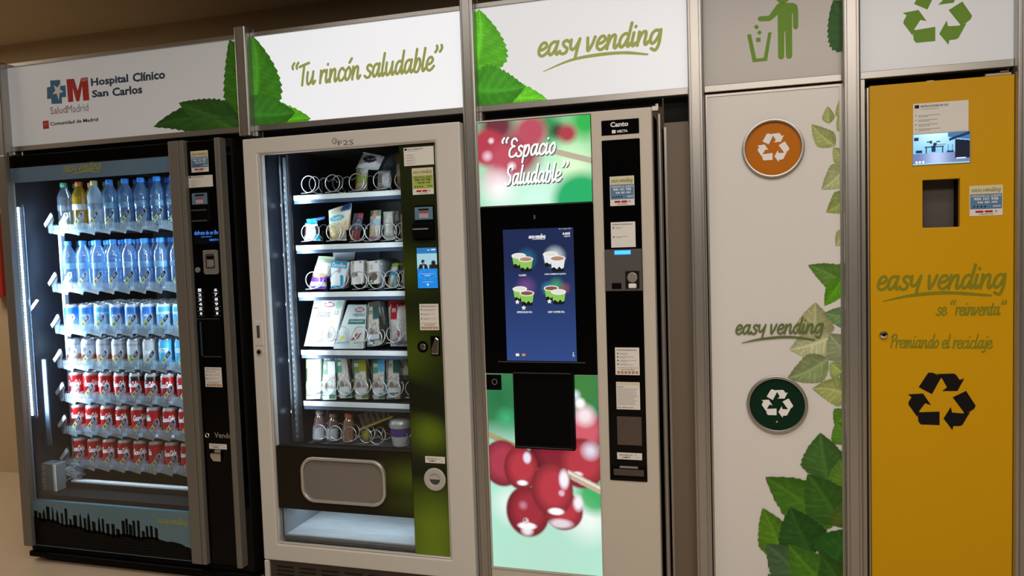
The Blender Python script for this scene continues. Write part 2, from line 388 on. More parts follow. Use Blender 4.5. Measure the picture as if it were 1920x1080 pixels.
# ---- printed leaf: serrated outline, midrib and side veins as print colours
def leaf(mb, base, tip, width, y, col, seed=0, bend=0.0, serr=0.035, dark=0.75, light=1.5, wl=1.0, wr=1.0, na=40, nb=6, teeth=13):
    R = random.Random(seed); bx, bz = base; tx, tz = tip; ax = Vector((tx - bx, tz - bz)); Ln = ax.length; ax.normalize(); px = Vector((-ax.y, ax.x))
    V = []; C = []; F = []
    for i in range(na + 1):
        t = i / na; cen = Vector(base) + ax * (t * Ln) + px * (bend * Ln * 4 * t * (1 - t))
        prof = math.sin(math.pi / 2 * t / 0.36) ** 0.85 if t < 0.36 else max(0.0, 1 - ((t - 0.36) / 0.64) ** 1.55)
        saw = ((t * teeth) % 1.0)
        for j in range(-nb, nb + 1):
            s = j / nb; hw = width / 2 * prof * (wl if s > 0 else wr)
            if abs(j) == nb: hw += 1.5 * serr * width * (1 - saw) * (0.25 + prof) * (1 if 0.03 < t < 0.97 else 0)
            p = cen + px * (s * hw); V.append((p.x, y, p.y))
            vein = abs((t * 6.5 - abs(s) * 1.5) % 1.0 - 0.5)
            k = 1.0 + (0.5 - vein) * 0.42 * (dark) - 0.18 * abs(s)
            k *= 0.86 + 0.28 * (1 if s > 0 else 0) * (0.6 + 0.4 * math.sin(3 * t))
            k += 0.10 * math.sin(9 * t + seed) * math.cos(5 * s + seed)
            if vein > 0.42 and abs(s) > 0.08: k *= 1.38
            if vein < 0.10: k *= 0.82
            if abs(j) == 0: k = light
            C.append(tuple(max(0, c * k) for c in col))
    m = 2 * nb + 1
    for i in range(na):
        for j in range(m - 1): F.append((i * m + j, (i + 1) * m + j, (i + 1) * m + j + 1, i * m + j + 1))
    mb.add(V, F, C); return mb

# ---- recycling loop of three folded arrows
REC_A = [(-157, 92), (-12, 82), (-12, 187), (-142, 187), (-158, 165), (-162, 130)]
REC_B = [(-232, -46), (-125, -55), (-70, 34), (-112, 20), (-150, 78), (-166, 130), (-229, 32), (-226, 12), (-206, -24)]
def recycle(mb, cx, cz, R, y0, y1, gap=1.0):
    k = R / 235.0
    for q in range(3):
        a = q * 2 * math.pi / 3; c, s = math.cos(a), math.sin(a)
        for poly in (REC_A, REC_B):
            mb.prism([(cx + (x * c - z * s) * k, cz - (x * s + z * c) * k) for x, z in poly], y0, y1)
    return mb
ORD = ['first', 'second', 'third', 'fourth', 'fifth', 'sixth', 'seventh', 'eighth', 'ninth', 'tenth']
rnd = random.Random(7)

# ------------------------------------------------------------------ room
FLOORM = mat('floor_terrazzo', (0.50, 0.41, 0.31), 0.35, 0, 0.06, 14)
WALLM = mat('beige_wall', (0.48, 0.37, 0.24), 0.6, 0, 0.04, 5)
CEILM = mat('ceiling_paint', (0.50, 0.43, 0.30), 0.9, 0, 0.03, 4)
struct(MB().box(-7.5, -7.0, -0.08, 3.5, 1.05, 0.0).build('floor', FLOORM))
struct(MB().box(-7.5, 1.05, 0.0, 3.5, 1.15, 2.65).build('wall_back', WALLM))
struct(MB().box(-7.6, -7.0, 0.0, -7.5, 1.15, 2.65).build('wall_left', WALLM))
struct(MB().box(-7.5, -7.0, 2.65, 3.5, 1.15, 2.73).build('ceiling', CEILM))
# red cabinet on the back wall, only its edge is in the frame
x0, z0, x1, z1 = RC((-40, 400), (5, 556), 0.95)
t = thing('fire_cabinet', 'red box fixed on the beige wall at the far left edge', 'cabinet', ((x0 + x1) / 2, 1.0, z0))
RED = mat('red_enamel', (0.42, 0.02, 0.015), 0.35)
B(x0, 0.95, z0, x1, 1.05, z1, 'body', RED, t, 0.006)
B(x0 + .02, 0.944, z0 + .02, x1 - .02, 0.95, z1 - .02, 'door', RED, t, 0.003)

# ------------------------------------------------------------------ aluminium frame of the booth
ZT, ZTI, ZBI, ZB = 2.194, 2.177, 1.838, 1.816
PW, PY = 0.050, -0.036
PXL = {1: -3.086, 2: PX(447, 238, PY)[0], 3: PX(867, 202, PY)[0], 4: PX(1289.5, 164, PY)[0], 5: PX(1581, 135.5, PY)[0], 6: PX(1909, 105, PY)[0]}
frame = thing('booth_frame', 'silver aluminium frame of posts and rails around all the machines', 'frame', (-1.2, 0.0, 0.0))
def post(x, z0, z1):
    w, yb = PW, 0.045
    # extruded profile: rounded corners, one groove near the left edge of the face
    prof = [(0, yb), (0, PY + .006), (.002, PY + .0015), (.005, PY), (.0085, PY), (.0095, PY + .003), (.011, PY + .003), (.012, PY),
            (w - .014, PY), (w - .013, PY + .002), (w - .0115, PY + .002), (w - .0105, PY), (w - .006, PY), (w - .002, PY + .002), (w, PY + .007),
            (w, yb - .03), (w - .004, yb - .03), (w - .004, yb - .022), (w, yb - .022), (w, yb)]
    n = len(prof); m = MB()
    v = [(x + a, b, z0) for a, b in prof] + [(x + a, b, z1) for a, b in prof]
    m.add(v, [(i, (i + 1) % n, (i + 1) % n + n, i + n) for i in range(n)] + [tuple(range(n - 1, -1, -1)), tuple(range(n, 2 * n))])
    return m.build('post', ALU, frame)
post(PXL[1], 1.797, 2.196); post(PXL[2], 1.797, 2.211)
for k in (3, 4, 5, 6): post(PXL[k], 0.0, 2.30 if k > 3 else 2.211)
B(PXL[1] + PW, -0.004, 1.800, PXL[1] + PW + .016, 0.03, ZB, 'bracket', ALU, frame, .002)
B(PXL[2] + PW, -0.004, 1.795, PXL[2] + PW + .012, 0.03, ZB, 'bracket', ALU, frame, .002)
B(PXL[3] + PW, -0.004, 1.760, PXL[3] + PW + .012, 0.03, ZB, 'bracket', ALU, frame, .002)
for k in range(1, 6):
    a, b = PXL[k] + PW, PXL[k + 1]
    B(a, -0.004, ZTI, b, 0.03, ZT, 'rail', ALU, frame, .0015)
    B(a, -0.004, ZB, b, 0.03, ZBI, 'rail', ALU, frame, .0015)
# inner upright beside the yellow cabinet
B(PXL[5] + PW, -0.002, 0.0, PXL[5] + PW + .016, 0.03, ZB, 'upright', ALU, frame, .0015)

# ------------------------------------------------------------------ header sign panels
def panel(k, label, lit=None):
    a, b = PXL[k] + PW, PXL[k + 1]
    t = thing('sign_panel', label, 'sign', ((a + b) / 2, 0.0, ZBI))
    B(a, 0.003, ZBI, b, 0.022, ZTI, 'board', mat('lit_board_%d' % k, (0.50, 0.495, 0.485), 0.32, 0, 0.012, 6, emit=(0.90, 0.94, 1.0), estr=lit) if lit else mat('opal_board', (0.50, 0.495, 0.485), 0.32, 0, 0.012, 6), t)
    return t, (a, ZBI, b, ZTI)
YF = 0.0024        # print layer just in front of the board face
p1, c1 = panel(1, 'white header sign with hospital logo and mint leaves above drink machine', 0.16)
p2, c2 = panel(2, 'white header sign lettered Tu rincón saludable above snack machine', 0.68)
p3, c3 = panel(3, 'white header sign lettered easy vending above coffee machine', 0.50)
p4, c4 = panel(4, 'white header sign with green figure dropping litter into a bin')
p5, c5 = panel(5, 'white header sign with green recycling arrows above yellow cabinet', 0.23)

# -- panel 1: hospital lettering and emblem
def P3(x, z): return ZP(x, z, (0, 0), 3.0, YF)
def word(body, tl, br, m, parent, bold=.034):
    x0, z0, x1, z1 = RC(tl, br, YF); text(MB(), '.', 0, 0, 1, 1, 0); k = MB(); text(k, body, x0, z0, x1, z1, YF, bold); k.build('hospital_lettering', m, parent)
word('Hospital', (170, 147), (241, 158), NAVY, p1); word('Clínico', (248, 137.5), (310, 147.5), NAVY, p1)
word('San', (172, 169.5), (203.5, 180), NAVY, p1); word('Carlos', (210, 165), (267, 175), NAVY, p1)
m = MB(); x0, z0, x1, z1 = RC((94, 201), (125, 211.5), YF); text(m, 'Salud', x0, z0, x1, z1, YF, 0.0)
m.build('emblem_lettering', ink('wine', (0.35, 0.08, 0.10)), p1)
m = MB(); x0, z0, x1, z1 = RC((125.5, 198), (166, 208), YF); text(m, 'Madrid', x0, z0, x1, z1, YF, -0.002)
m.build('emblem_lettering', INKGREY, p1)
m = MB(); x0, z0, x1, z1 = RC((94, 229), (184, 227), YF); text(m, 'Comunidad de Madrid', x0, z0, x1, z1, YF, 0.025)
m.build('community_lettering', INKBLACK, p1)
m = MB(); m.prism([P3(*q) for q in [(282, 453), (337, 449), (339, 483), (368, 480), (371, 545), (347, 548), (348, 582), (290, 585), (288, 555), (265, 557), (264, 492), (284, 488)]], YF, YF + .0005)
m.build('blue_cross', INKBLUE, p1)
cx, cz = P3(322, 512); m = MB()
star = []
for i in range(10):
    r = (0.036 if i in (0,) else 0.033) if i % 2 == 0 else 0.0135
    if i == 6: r = 0.040
    a = math.radians(58 + 36 * i); star.append((cx + .003 + r * math.cos(a) * 0.95, cz + .001 + r * math.sin(a)))
m.prism(star, YF - .0003, YF); m.build('white_star', INKWHITE, p1)
m = MB(); m.prism([P3(*q) for q in [(373, 446), (416, 443), (437, 512), (455, 440), (493, 434), (502, 563), (468, 567), (462, 482), (446, 568), (429, 570), (408, 492), (412, 572), (384, 575)]], YF, YF + .0005)
m.build('red_letter', INKRED, p1)
m = MB()
for r_ in range(2):
    for i in range(4 - r_):
        x, z = P3(461 + 9 * i + 4 * r_, 447 + 8 * r_ - 1.0 * i); m.disc(x, z, .0022, YF - .0003, YF, 6)
m.build('star_dots', INKWHITE, p1)
x0, z0, x1, z1 = RC((80, 227), (92, 241), YF); MB().quad(x0, z0, x1, z1, YF).build('red_flag', INKRED, p1)
m = MB()
for r_ in range(2):
    for i in range(4 - r_): m.disc(x0 + (x1 - x0) * (.22 + .19 * i + .09 * r_), z0 + (z1 - z0) * (.62 - .16 * r_), .0013, YF - .0003, YF, 5)
m.build('flag_stars', INKWHITE, p1)

MINT_D, MINT_M, MINT_L = (0.022, 0.105, 0.012), (0.045, 0.20, 0.014), (0.065, 0.29, 0.016)
def mint(parent, clip, specs, cen):
    for i, (b, tpx, wpx, col, sd, bend, sc) in enumerate(specs):
        bx, bz = PX(*b, YF); tx, tz = PX(*tpx, YF); m = MB()
        w = wpx * 2.6 / 1180
        leaf(m, (bx, bz), (tx, tz), w, YF - .00025 * i, col, sd, bend, sc)
        m.build('mint_leaf', cen or VPRINT, parent, clip=clip)
mint(p1, c1, [((455, 246), (287, 238), 56, MINT_D, 3, -.10, .05), ((470, 232), (430, 74), 92, MINT_M, 5, -.06, .035), ((452, 232), (335, 193), 60, (0.032, 0.125, 0.016), 1, .02, .04),
              ((448, 245), (400, 222), 22, (0.05, 0.16, 0.02), 8, 0, .05), ((452, 232), (425, 215), 20, (0.03, 0.13, 0.02), 9, 0, .05)], None)
mint(p2, c2, [((466, 245), (583, 222), 66, (0.075, 0.33, 0.012), 2, .05, .05), ((462, 236), (473, 66), 100, MINT_M, 4, -.10, .035), ((452, 214), (554, 211), 70, (0.030, 0.14, 0.014), 6, -.03, .045)], VLIT2)
mint(p3, c3, [((886, 205), (1027, 187), 62, (0.085, 0.36, 0.014), 2, .07, .05), ((876, 150), (898, 17), 96, (0.075, 0.33, 0.016), 4, -.10, .035), ((878, 168), (985, 163), 76, (0.035, 0.19, 0.012), 6, -.04, .045)], VLIT3)
mint(p4, c4, [((1630, 90), (1562, 0), 70, MINT_D, 6, .02, .035)], None)

# -- panel 2 and 3 lettering
m = MB(); xa, za = PX(548, 160, YF); xb, zb = PX(833, 135, YF)
script(m, '“Tu rincón saludable”', xa, za - .004, xb, 0.046, YF, 0.22, 0.14, 0.012)
m.build('slogan_lettering', OLIVE_LIT, p2)
brand_logo('logo_lettering', p3, OLIVE_LIT, None, (1008, 106), (1243, 80), 24, YF, 0.25, [(1019, 134), (1070, 113), (1120, 103), (1170, 99), (1214, 102)])
# -- panel 4: litter figure
def P4(x, z): return ZP(x, z, (1280, 0), 3.0, YF)
m = MB(); x, z = P4(565, -22); m.disc(x, z, .022, YF, YF + .0005, 24); m.build('figure_head', GREEN, p4)
m = MB(); m.prism([P4(*q) for q in [(528, 28), (545, 16), (625, 16), (645, 30), (650, 60), (650, 150), (643, 164), (627, 164), (621, 150), (620, 75), (615, 75), (616, 318), (606, 330), (590, 330), (581, 318),
     (577, 176), (572, 176), (571, 320), (562, 333), (546, 333), (537, 322), (534, 82), (500, 112), (490, 118), (436, 120), (424, 114), (423, 98), (434, 92), (482, 89), (490, 82)]], YF, YF + .0005)
m.build('figure_body', GREEN, p4)
m = MB(); m.prism([P4(*q) for q in [(362, 195), (384, 192), (414, 330), (456, 325), (481, 184), (500, 180), (475, 342), (394, 350)]], YF, YF + .0005); m.build('bin_outline', GREEN, p4)
for q in ([(400, 150), (415, 137), (430, 152), (415, 167)], [(418, 183), (432, 168), (446, 183), (432, 196)], [(413, 212), (438, 212), (438, 235), (413, 235)]):
    MB().prism([P4(*w) for w in q], YF, YF + .0005).build('litter_square', GREEN, p4)
# -- panel 5: recycling loop
x, z = PX(1757, 29, YF); recycle(MB(), x, z, 0.094, YF, YF + .0005).build('recycling_arrows', GREEN, p5)

# ------------------------------------------------------------------ white litter cabinet with two round flaps
xa, xb = PX(1322.5, 178, 0)[0], PX(1578.5, 160, 0)[0]
cab = thing('litter_cabinet', 'tall white litter cabinet with orange and green round flaps and leaf print', 'litter bin', ((xa + xb) / 2, 0.0, 0.0))
B(PXL[4] + PW + .001, 0.02, 0.0, PXL[5] - .001, 0.60, 1.81, 'body', MATTEBLACK, cab)
zt = 1.808
m = MB(); m.frame(rect(xa, .03, xb, zt), rect(xa + .006, .036, xb - .008, zt - .007), -0.003, 0.015); m.build('door_frame', ALU, cab)
B(xa + .006, 0.0, .036, xb - .008, .014, zt - .007, 'door', BOARD, cab)
YD = -0.0006
ORANGE = mat('orange_flap', (0.50, 0.15, 0.002), 0.45, spec=.15); DGREEN = mat('dark_green_flap', (0.002, 0.026, 0.012), 0.35, spec=.15)
for (px, py, mm, nm) in ((1449.5, 278, ORANGE, 'orange'), (1457, 759, DGREEN, 'dark green')):
    x, z = PX(px, py, -.01)
    MB().ring(x, z, .0845, .0945, -.012, 0.0, 56).build('flap_ring', ALU, cab, .0025, 2, smooth='auto')
    o = MB().disc(x, z, .0846, -.002, 0.0, 48).build('flap', mm, cab, label=nm + ' round flap')
    m = MB(); recycle(m, x + .001, z + .003, .049, -.0028, -.002); m.build('recycling_arrows', INKWHITE, cab)
x, z = PX(1456.5, 790, 0); MB().disc(x, z, .003, -.006, -.002, 12).build('screw', STEEL, cab)
clipd = (xa + .006, .036, xb - .008, zt - .007)
PALE, PALE2, MIDL = (0.34, 0.40, 0.14), (0.40, 0.46, 0.22), (0.10, 0.24, 0.03)
LV = [  # base px, tip px, width px, colour, seed, bend
 ((1585, 225), (1575, 185), 26, PALE, 1, 0), ((1554, 232), (1552, 199), 20, PALE, 2, 0), ((1566, 273), (1522, 233), 34, PALE, 3, .06), ((1590, 245), (1570, 220), 26, PALE, 4, 0),
 ((1585, 305), (1562, 276), 26, PALE, 5, 0), ((1592, 308), (1540, 355), 44, PALE2, 6, .05), ((1592, 360), (1549, 398), 40, (0.28, 0.36, 0.10), 7, .10), ((1590, 430), (1567, 462), 26, PALE2, 8, 0),
 ((1592, 505), (1568, 500), 30, (0.22, 0.32, 0.10), 9, 0), ((1596, 540), (1515, 497), 46, (0.10, 0.22, 0.035), 10, -.04), ((1582, 520), (1546, 573), 34, (0.09, 0.30, 0.01), 11, 0),
 ((1527, 640), (1529, 567), 62, (0.36, 0.38, 0.20), 12, 0), ((1600, 600), (1544, 588), 36, (0.14, 0.26, 0.10), 13, -.03), ((1560, 630), (1480, 655), 60, (0.46, 0.50, 0.30), 14, .05),
 ((1594, 670), (1555, 625), 56, (0.24, 0.30, 0.17), 15, .03), ((1553, 672), (1476, 709), 52, (0.24, 0.32, 0.14), 16, .06), ((1580, 700), (1556, 680), 34, (0.30, 0.40, 0.12), 17, 0),
 ((1600, 745), (1523, 728), 50, PALE, 18, -.08), ((1600, 720), (1575, 700), 30, (0.12, 0.30, 0.02), 19, 0), ((1592, 770), (1566, 800), 40, (0.10, 0.26, 0.02), 20, 0), ((1592, 832), (1568, 790), 46, (0.09, 0.24, 0.02), 21, 0),
 ((1552, 900), (1538, 811), 76, (0.05, 0.14, 0.025), 22, .02), ((1590, 925), (1575, 860), 60, (0.09, 0.21, 0.02), 23, 0), ((1560, 988), (1435, 894), 92, (0.055, 0.17, 0.012), 24, -.03),
 ((1572, 985), (1514, 888), 84, (0.035, 0.12, 0.012), 25, -.04), ((1592, 990), (1578, 940), 60, (0.06, 0.12, 0.015), 26, 0), ((1470, 1050), (1430, 952), 66, (0.085, 0.22, 0.012), 27, -.02),
 ((1522, 1040), (1482, 950), 84, (0.02, 0.09, 0.012), 28, .03), ((1560, 1060), (1596, 990), 92, (0.018, 0.10, 0.012), 29, 0), ((1530, 1120), (1436, 1018), 100, (0.06, 0.13, 0.055), 30, -.04),
 ((1580, 1130), (1478, 1020), 92, (0.06, 0.19, 0.014), 31, .02), ((1600, 1130), (1540, 1040), 80, (0.03, 0.10, 0.01), 32, 0), ((1520, 1170), (1440, 1075), 90, (0.05, 0.18, 0.012), 33, 0)]
for i, (b, tp, w, c, sd, bd) in enumerate(LV):
    y = YD - .00012 * i; bx, bz = PX(*b, 0); tx, tz = PX(*tp, 0); m = MB()
    leaf(m, (bx, bz), (tx, tz), w * 2.6 / 1500, y, c, sd, bd, .03, na=30, teeth=11)
    m.build('printed_leaf', VPRINT, cab, clip=clipd)
brand_logo('logo_lettering', cab, ink('dark_olive', (0.13, 0.17, 0.05)), None, (1379, 626), (1545, 624), 16.5, YD - .0045, 0.20, [(1391, 643), (1430, 635), (1480, 631.5), (1527, 637)])

# ------------------------------------------------------------------ yellow recycling cabinet
YY = -0.012
x0, _, x1, zt = RC((1630, 160), (1903, 140), YY); zt = PX(1766, 150, YY)[1]
yc = thing('yellow_recycling_cabinet', 'tall yellow recycling cabinet with small video screen and black arrows', 'recycling machine', ((x0 + x1) / 2, 0.0, 0.0))
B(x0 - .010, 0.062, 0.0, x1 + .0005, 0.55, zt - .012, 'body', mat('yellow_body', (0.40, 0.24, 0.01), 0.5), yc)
hx0, hz0, hx1, hz1 = RC((1730, 338), (1800, 425), YY)
m = MB()
o_, i_ = [(x0, .03), (x1, .03), (x1, zt), (x0, zt)], [(hx0, hz0), (hx1, hz0), (hx1, hz1), (hx0, hz1)]
m.frame(o_, i_, YY, YY + .022); m.build('door', YELLOW, yc, .0022, 2)
B(x0 - .006, YY + .006, .03, x0 - .0015, 0.01, zt - .004, 'door_edge', ALU, yc)
m = MB(); m.box(hx0 - .002, .058, hz0 - .002, hx1 + .002, .060, hz1 + .002); m.build('hatch_back', mat('hatch_brown', (0.085, 0.075, 0.066), 0.6), yc)
B(hx1 - .0005, YY + .022, hz0, hx1 + .002, .058, hz1, 'hatch_side', BLACK, yc)
# hinge bracket on top
xh, zh = PX(1850, 133, 0.03); B(xh - .012, 0.0, zt + .001, x1 - .004, .05, zt + .010, 'hinge_plate', ALU, yc, .002); B(x1 - .035, -.004, zt + .010, x1 - .012, .02, zt + .015, 'hinge_bolt', STEEL, yc, .002)
B(x0 + .16, .0, zt, x0 + .18, .01, zt + .003, 'latch', STEEL, yc)
yq = YY - .0006
x, z = PX(1656, 627, YY)
m = MB(); m.lathe([(.0, -.012), (.011, -.010), (.0125, -.004), (.0115, 0)], 0, 0, 0, 24); m.xform(lambda a, b, c: (x + a, YY + c, z + b)); m.build('lock_knob', STEEL, yc, smooth='auto')
MB().disc(x, z, .005, YY - .0128, YY - .011, 16).build('key_slot', BLACK, yc)
YOL = ink('moss_on_yellow', (0.23, 0.22, 0.012))
brand_logo('logo_lettering', yc, YOL, None, (1644, 543.5), (1888, 539.5), 24.5, yq, 0.21, [(1656, 565), (1710, 554), (1775, 549), (1858, 554)])
m = MB(); xa_, za_ = PX(1754, 591, yq); xb_, zb_ = PX(1888, 591, yq); script(m, 'se “reinventa”', xa_, za_, xb_, .0235, yq, .20, .16); m.build('slogan_lettering', YOL, yc)
m = MB(); xa_, za_ = PX(1669, 652, yq); xb_, zb_ = PX(1862, 650, yq); script(m, 'Premiando el reciclaje', xa_, za_, xb_, .024, yq, .18, .16); m.build('slogan_lettering', YOL, yc)
x, z = PX(1765, 752, yq); recycle(MB(), x, z, .094, yq, yq + .0005).build('recycling_arrows', INKBLACK, yc)
# small video screen showing a canteen in blue tones
x0, z0, x1, z1 = RC((1712, 253), (1818, 304), yq)
def vid(u, v):
    c = np.zeros((len(u), 3)); c[:] = (.18, .42, .62)
    c += (np.clip((v - .45) * 1.2, 0, 1) * np.exp(-((u - .38) / .35) ** 2))[:, None] * np.array((.45, .45, .35))
    fl = v < .36; c[fl] = np.array((.10, .15, .30)) + (np.exp(-((u[fl] - .42) / .2) ** 2) * .8)[:, None] * np.array((.30, .32, .40))
    dk = (u > .74) & (v < .78 - .25 * (u - .74)) & (v > .16); c[dk] = (.006, .008, .02)
    rf = (v > .86 - .30 * (u - .62)) & (u > .62); c[rf] = np.array((.04, .12, .25))
    rf2 = (np.abs(v - (.80 + .55 * (u - .70))) < .045) & (u > .64); c[rf2] = (.01, .02, .06)
    for (a, b, e, g) in ((.02, .10, .78, .90), (.05, .16, .38, .48), (.20, .55, .54, .575), (.22, .245, .36, .55), (.52, .54, .36, .55), (.33, .40, .40, .60), (.36, .42, .60, .70), (.60, .72, .36, .42), (.62, .635, .36, .62), (.69, .705, .36, .62), (.43, .58, .62, .64), (.30, .34, .68, .76), (.24, .31, .72, .75), (.41, .48, .72, .75)):
        k = (u > a) & (u < b) & (v > e) & (v < g); c[k] = (.01, .02, .06)
    for a in (.06, .12, .18): c[((u - a) * 1.9) ** 2 + (v - .08) ** 2 < .0012] = (.8, .85, .9)
    k = (u > .77) & (u < .93) & (np.abs(v - .155) < .015); c[k] = (.6, .65, .7)
    c[v < .035] = (.25, .6, .7)
    return c
MB().grid(x0, z0, x1, z1, yq - .001, 96, 54, vid).build('screen_picture', vmat('screen_print', .2, 1.6), yc)
m = MB(); m.frame(rect(x0 - .002, z0 - .002, x1 + .002, z1 + .002), rect(x0, z0, x1, z1), yq - .002, YY); m.build('screen_bezel', ALU, yc)

# ------------------------------------------------------------------ stickers
def contact_sticker(parent, tl, br, y, green=False):
    x0, z0, x1, z1 = RC(tl, br, y); w, h = x1 - x0, z1 - z0
    s = MB().box(x0, y, z0, x1, y + .0006, z1).build('contact_sticker', PAPER, parent, label='customer service phone sticker')
    X = lambda a: x0 + w * a
    Z = lambda a: z0 + h * a
    MB().quad(X(.02), Z(.72), X(.98), Z(.985), y - .0001).build('cream_band', CREAM, s)
    MB().quad(X(.02), Z(.22), X(.98), Z(.72), y - .0001).build('blue_band', STICKERBLUE if not green else ink('lime_band', (0.36, 0.46, 0.10)), s)
    m = MB(); script(m, 'easy vending', X(.06), Z(.80), X(.94), h * .085, y - .0002, .2); m.build('logo_lettering', OLIVE, s)
    m = MB(); yy = y - .0002
    text(m, 'ATENCIÓN AL CLIENTE', X(.05), Z(.62), X(.95), Z(.70), yy, .01); text(m, '900 101 938', X(.13), Z(.51), X(.87), Z(.60), yy, .02); text(m, '646 481 444', X(.24), Z(.41), X(.84), Z(.48), yy, .02)
    text(m, 'www', X(.70), Z(.28), X(.95), Z(.33), yy, .01)
    m.build('phone_lettering', INKWHITE if not green else INKBLACK, s)
    m = MB()
    for i in range(4): m.disc(X(.14 + .11 * i), Z(.30), h * .028, yy, yy + .0001, 8)
    m.build('icon_dots', INKBLACK, s)
    m = MB(); m.quad(X(.18), Z(.10), X(.42), Z(.17), yy); m.quad(X(.46), Z(.10), X(.70), Z(.17), yy); m.build('red_marks', INKRED, s)
    m = MB(); m.ring(X(.80), Z(.135), h * .022, h * .035, yy, yy + .0001, 10); m.quad(X(.28), Z(.045), X(.72), Z(.06), yy); m.build('small_print', INKBLACK, s)
    return s
def lines(m, x0, x1, z, h, y, rng, frac=1.0):     # one row of small print: word-sized dashes
    x = x0
    while x < x0 + (x1 - x0) * frac:
        w = h * rng.uniform(1.2, 3.6); m.quad(x, z, min(x + w, x1), z + h, y); x += w + h * .6
def instruction_sticker(parent, tl, br, y, wide=True, coins=False, rows=4, title='INSTRUCCIONES DE USO', seed=1, textonly=False):
    x0, z0, x1, z1 = RC(tl, br, y); w, h = x1 - x0, z1 - z0; rg = random.Random(seed)
    s = MB().box(x0, y, z0, x1, y + .0006, z1).build('instruction_sticker', PAPER, parent, label='white printed instruction sticker')
    X = lambda a: x0 + w * a
    Z = lambda a: z0 + h * a
    yy = y - .0002; m = MB(); d = MB()
    if textonly:
        MB().quad(X(.02), Z(.88), X(.98), Z(.98), y - .0001).build('tint_band', CREAM, s)
        k = MB(); text(k, 'GARANTÍA', X(.04), Z(.80), X(.34), Z(.85), yy, .01); k.build('heading_lettering', INKBLACK, s)
        for i in range(13): lines(d, X(.04), X(.96), Z(.75 - .048 * i), h * .016, yy, rg, rg.uniform(.75, 1))
        text(m, 'RECLAMACIONES', X(.04), Z(.05), X(.72), Z(.09), yy, .01)
    elif wide:
        text(m, title, X(.14), Z(.86), X(.64), Z(.93), yy, .02); k = MB(); k.quad(X(.03), Z(.84), X(.11), Z(.95), yy); k.build('heading_icon', INKBLACK, s)
        lines(d, X(.14), X(.46), Z(.79), h * .02, yy, rg)
        for i in range(4):
            d.disc(X(.055), Z(.60 - .15 * i), h * .022, yy, yy + .0001, 8)
            lines(d, X(.10), X(.50), Z(.59 - .15 * i), h * .02, yy, rg, rg.uniform(.6, 1)); lines(d, X(.10), X(.40), Z(.545 - .15 * i), h * .02, yy, rg, .6)
    else:
        text(m, title, X(.07), Z(.885), X(.90), Z(.93), yy, .025)
        b = MB()
        for i in range(rows):
            z = .78 - .60 * i / max(1, rows) * (.86 if coins else 1.2)
            b.disc(X(.11), Z(z), w * .035, yy, yy + .0001, 10); lines(d, X(.20), X(.88), Z(z), h * .016, yy, rg, rg.uniform(.4, 1)); lines(d, X(.20), X(.88), Z(z - .035), h * .016, yy, rg, rg.uniform(.2, .8))
        b.build('bullet_dots', ink('dark_green_dot', (0.10, 0.13, 0.03)), s)
        if coins:
            lines(d, X(.08), X(.92), Z(.25), h * .02, yy, rg); k = MB(); text(k, 'ACEPTA MONEDAS', X(.20), Z(.175), X(.80), Z(.21), yy, .02); k.build('coin_lettering', INKBLACK, s); c = MB()
            for i in range(6): c.disc(X(.13 + .15 * i), Z(.09), w * .066, yy, yy + .0001, 14)
            c.build('coin_pictures', ink('copper', (0.46, 0.24, 0.13)), s)
    m.build('heading_lettering', INKBLACK, s); d.build('small_print', INKGREY, s)
    return s
def change_label(parent, tl, br, y, dots=True):
    x0, z0, x1, z1 = RC(tl, br, y); w, h = x1 - x0, z1 - z0
    s = MB().box(x0, y, z0, x1, y + .0006, z1).build('change_label', PAPER, parent, label='small white change return label')
    m = MB(); text(m, 'RECOJA SU', x0 + .10 * w, z0 + .50 * h, x0 + .62 * w, z0 + .74 * h, y - .0002, .02); text(m, 'CAMBIO', x0 + .18 * w, z0 + .20 * h, x0 + .54 * w, z0 + .42 * h, y - .0002, .02); m.build('change_lettering', INKBLACK, s)
    m = MB()
    for a, b, r in ((.74, .64, .09), (.86, .36, .08), (.80, .30, .05)): m.disc(x0 + a * w, z0 + b * h, r * h, y - .0002, y - .0001, 10)
    m.build('coin_dots', OLIVE, s)
    return s
# the yellow cabinet's own stickers
contact_sticker(yc, (1818, 349), (1880, 403), YY - .0012)
instruction_sticker(yc, (1712, 195), (1816, 245), YY - .0012, True, seed=3)

# ------------------------------------------------------------------ drink machine (left)
VY = -0.05
VX0, VX1 = PX(44, 1020, VY)[0], PX(463, 1060, VY)[0]
VZT, VZB = 1.797, 0.075
AX0 = PX(59.5, 1020, VY)[0]                                   # right edge of the left trim
TA0, TA1 = PX(313.5, 266, VY)[0], PX(333.5, 266, VY)[0]       # wide trim between window and controls
TB1 = PX(342.5, 264, VY)[0]
RS0, RS1 = PX(400, 258, VY)[0], PX(409.5, 258, VY)[0]
dm = thing('drink_vending_machine', 'black and silver cold drink vending machine with bottles and cans behind glass', 'vending machine', ((VX0 + VX1) / 2, 0.35, 0.0))
VB = 0.84
INNER = mat('cold_cabinet_inside', (0.006, 0.008, 0.013), 0.4, spec=.3)
m = MB()
m.box(VX0, -.008, .045, VX0 + .02, VB, VZT); m.box(VX1 - .004, -.008, .045, VX1 + .004, VB, VZT); m.box(VX0 + .02, VB - .02, .045, VX1 - .004, VB, VZT)
m.box(VX0 + .02, -.008, VZT - .03, VX1 - .004, VB - .02, VZT); m.box(VX0 + .02, -.008, .045, VX1 - .004, VB - .02, .30)
m.build('cabinet', MATTEBLACK, dm)
m = MB(); m.box(VX0 + .021, .0, .302, VX0 + .03, VB - .021, VZT - .031); m.box(VX0 + .031, VB - .03, .302, TA1, VB - .021, VZT - .031); m.box(TB1 - .01, .0, .302, TB1, VB - .021, VZT - .031); m.build('inner_lining', INNER, dm)
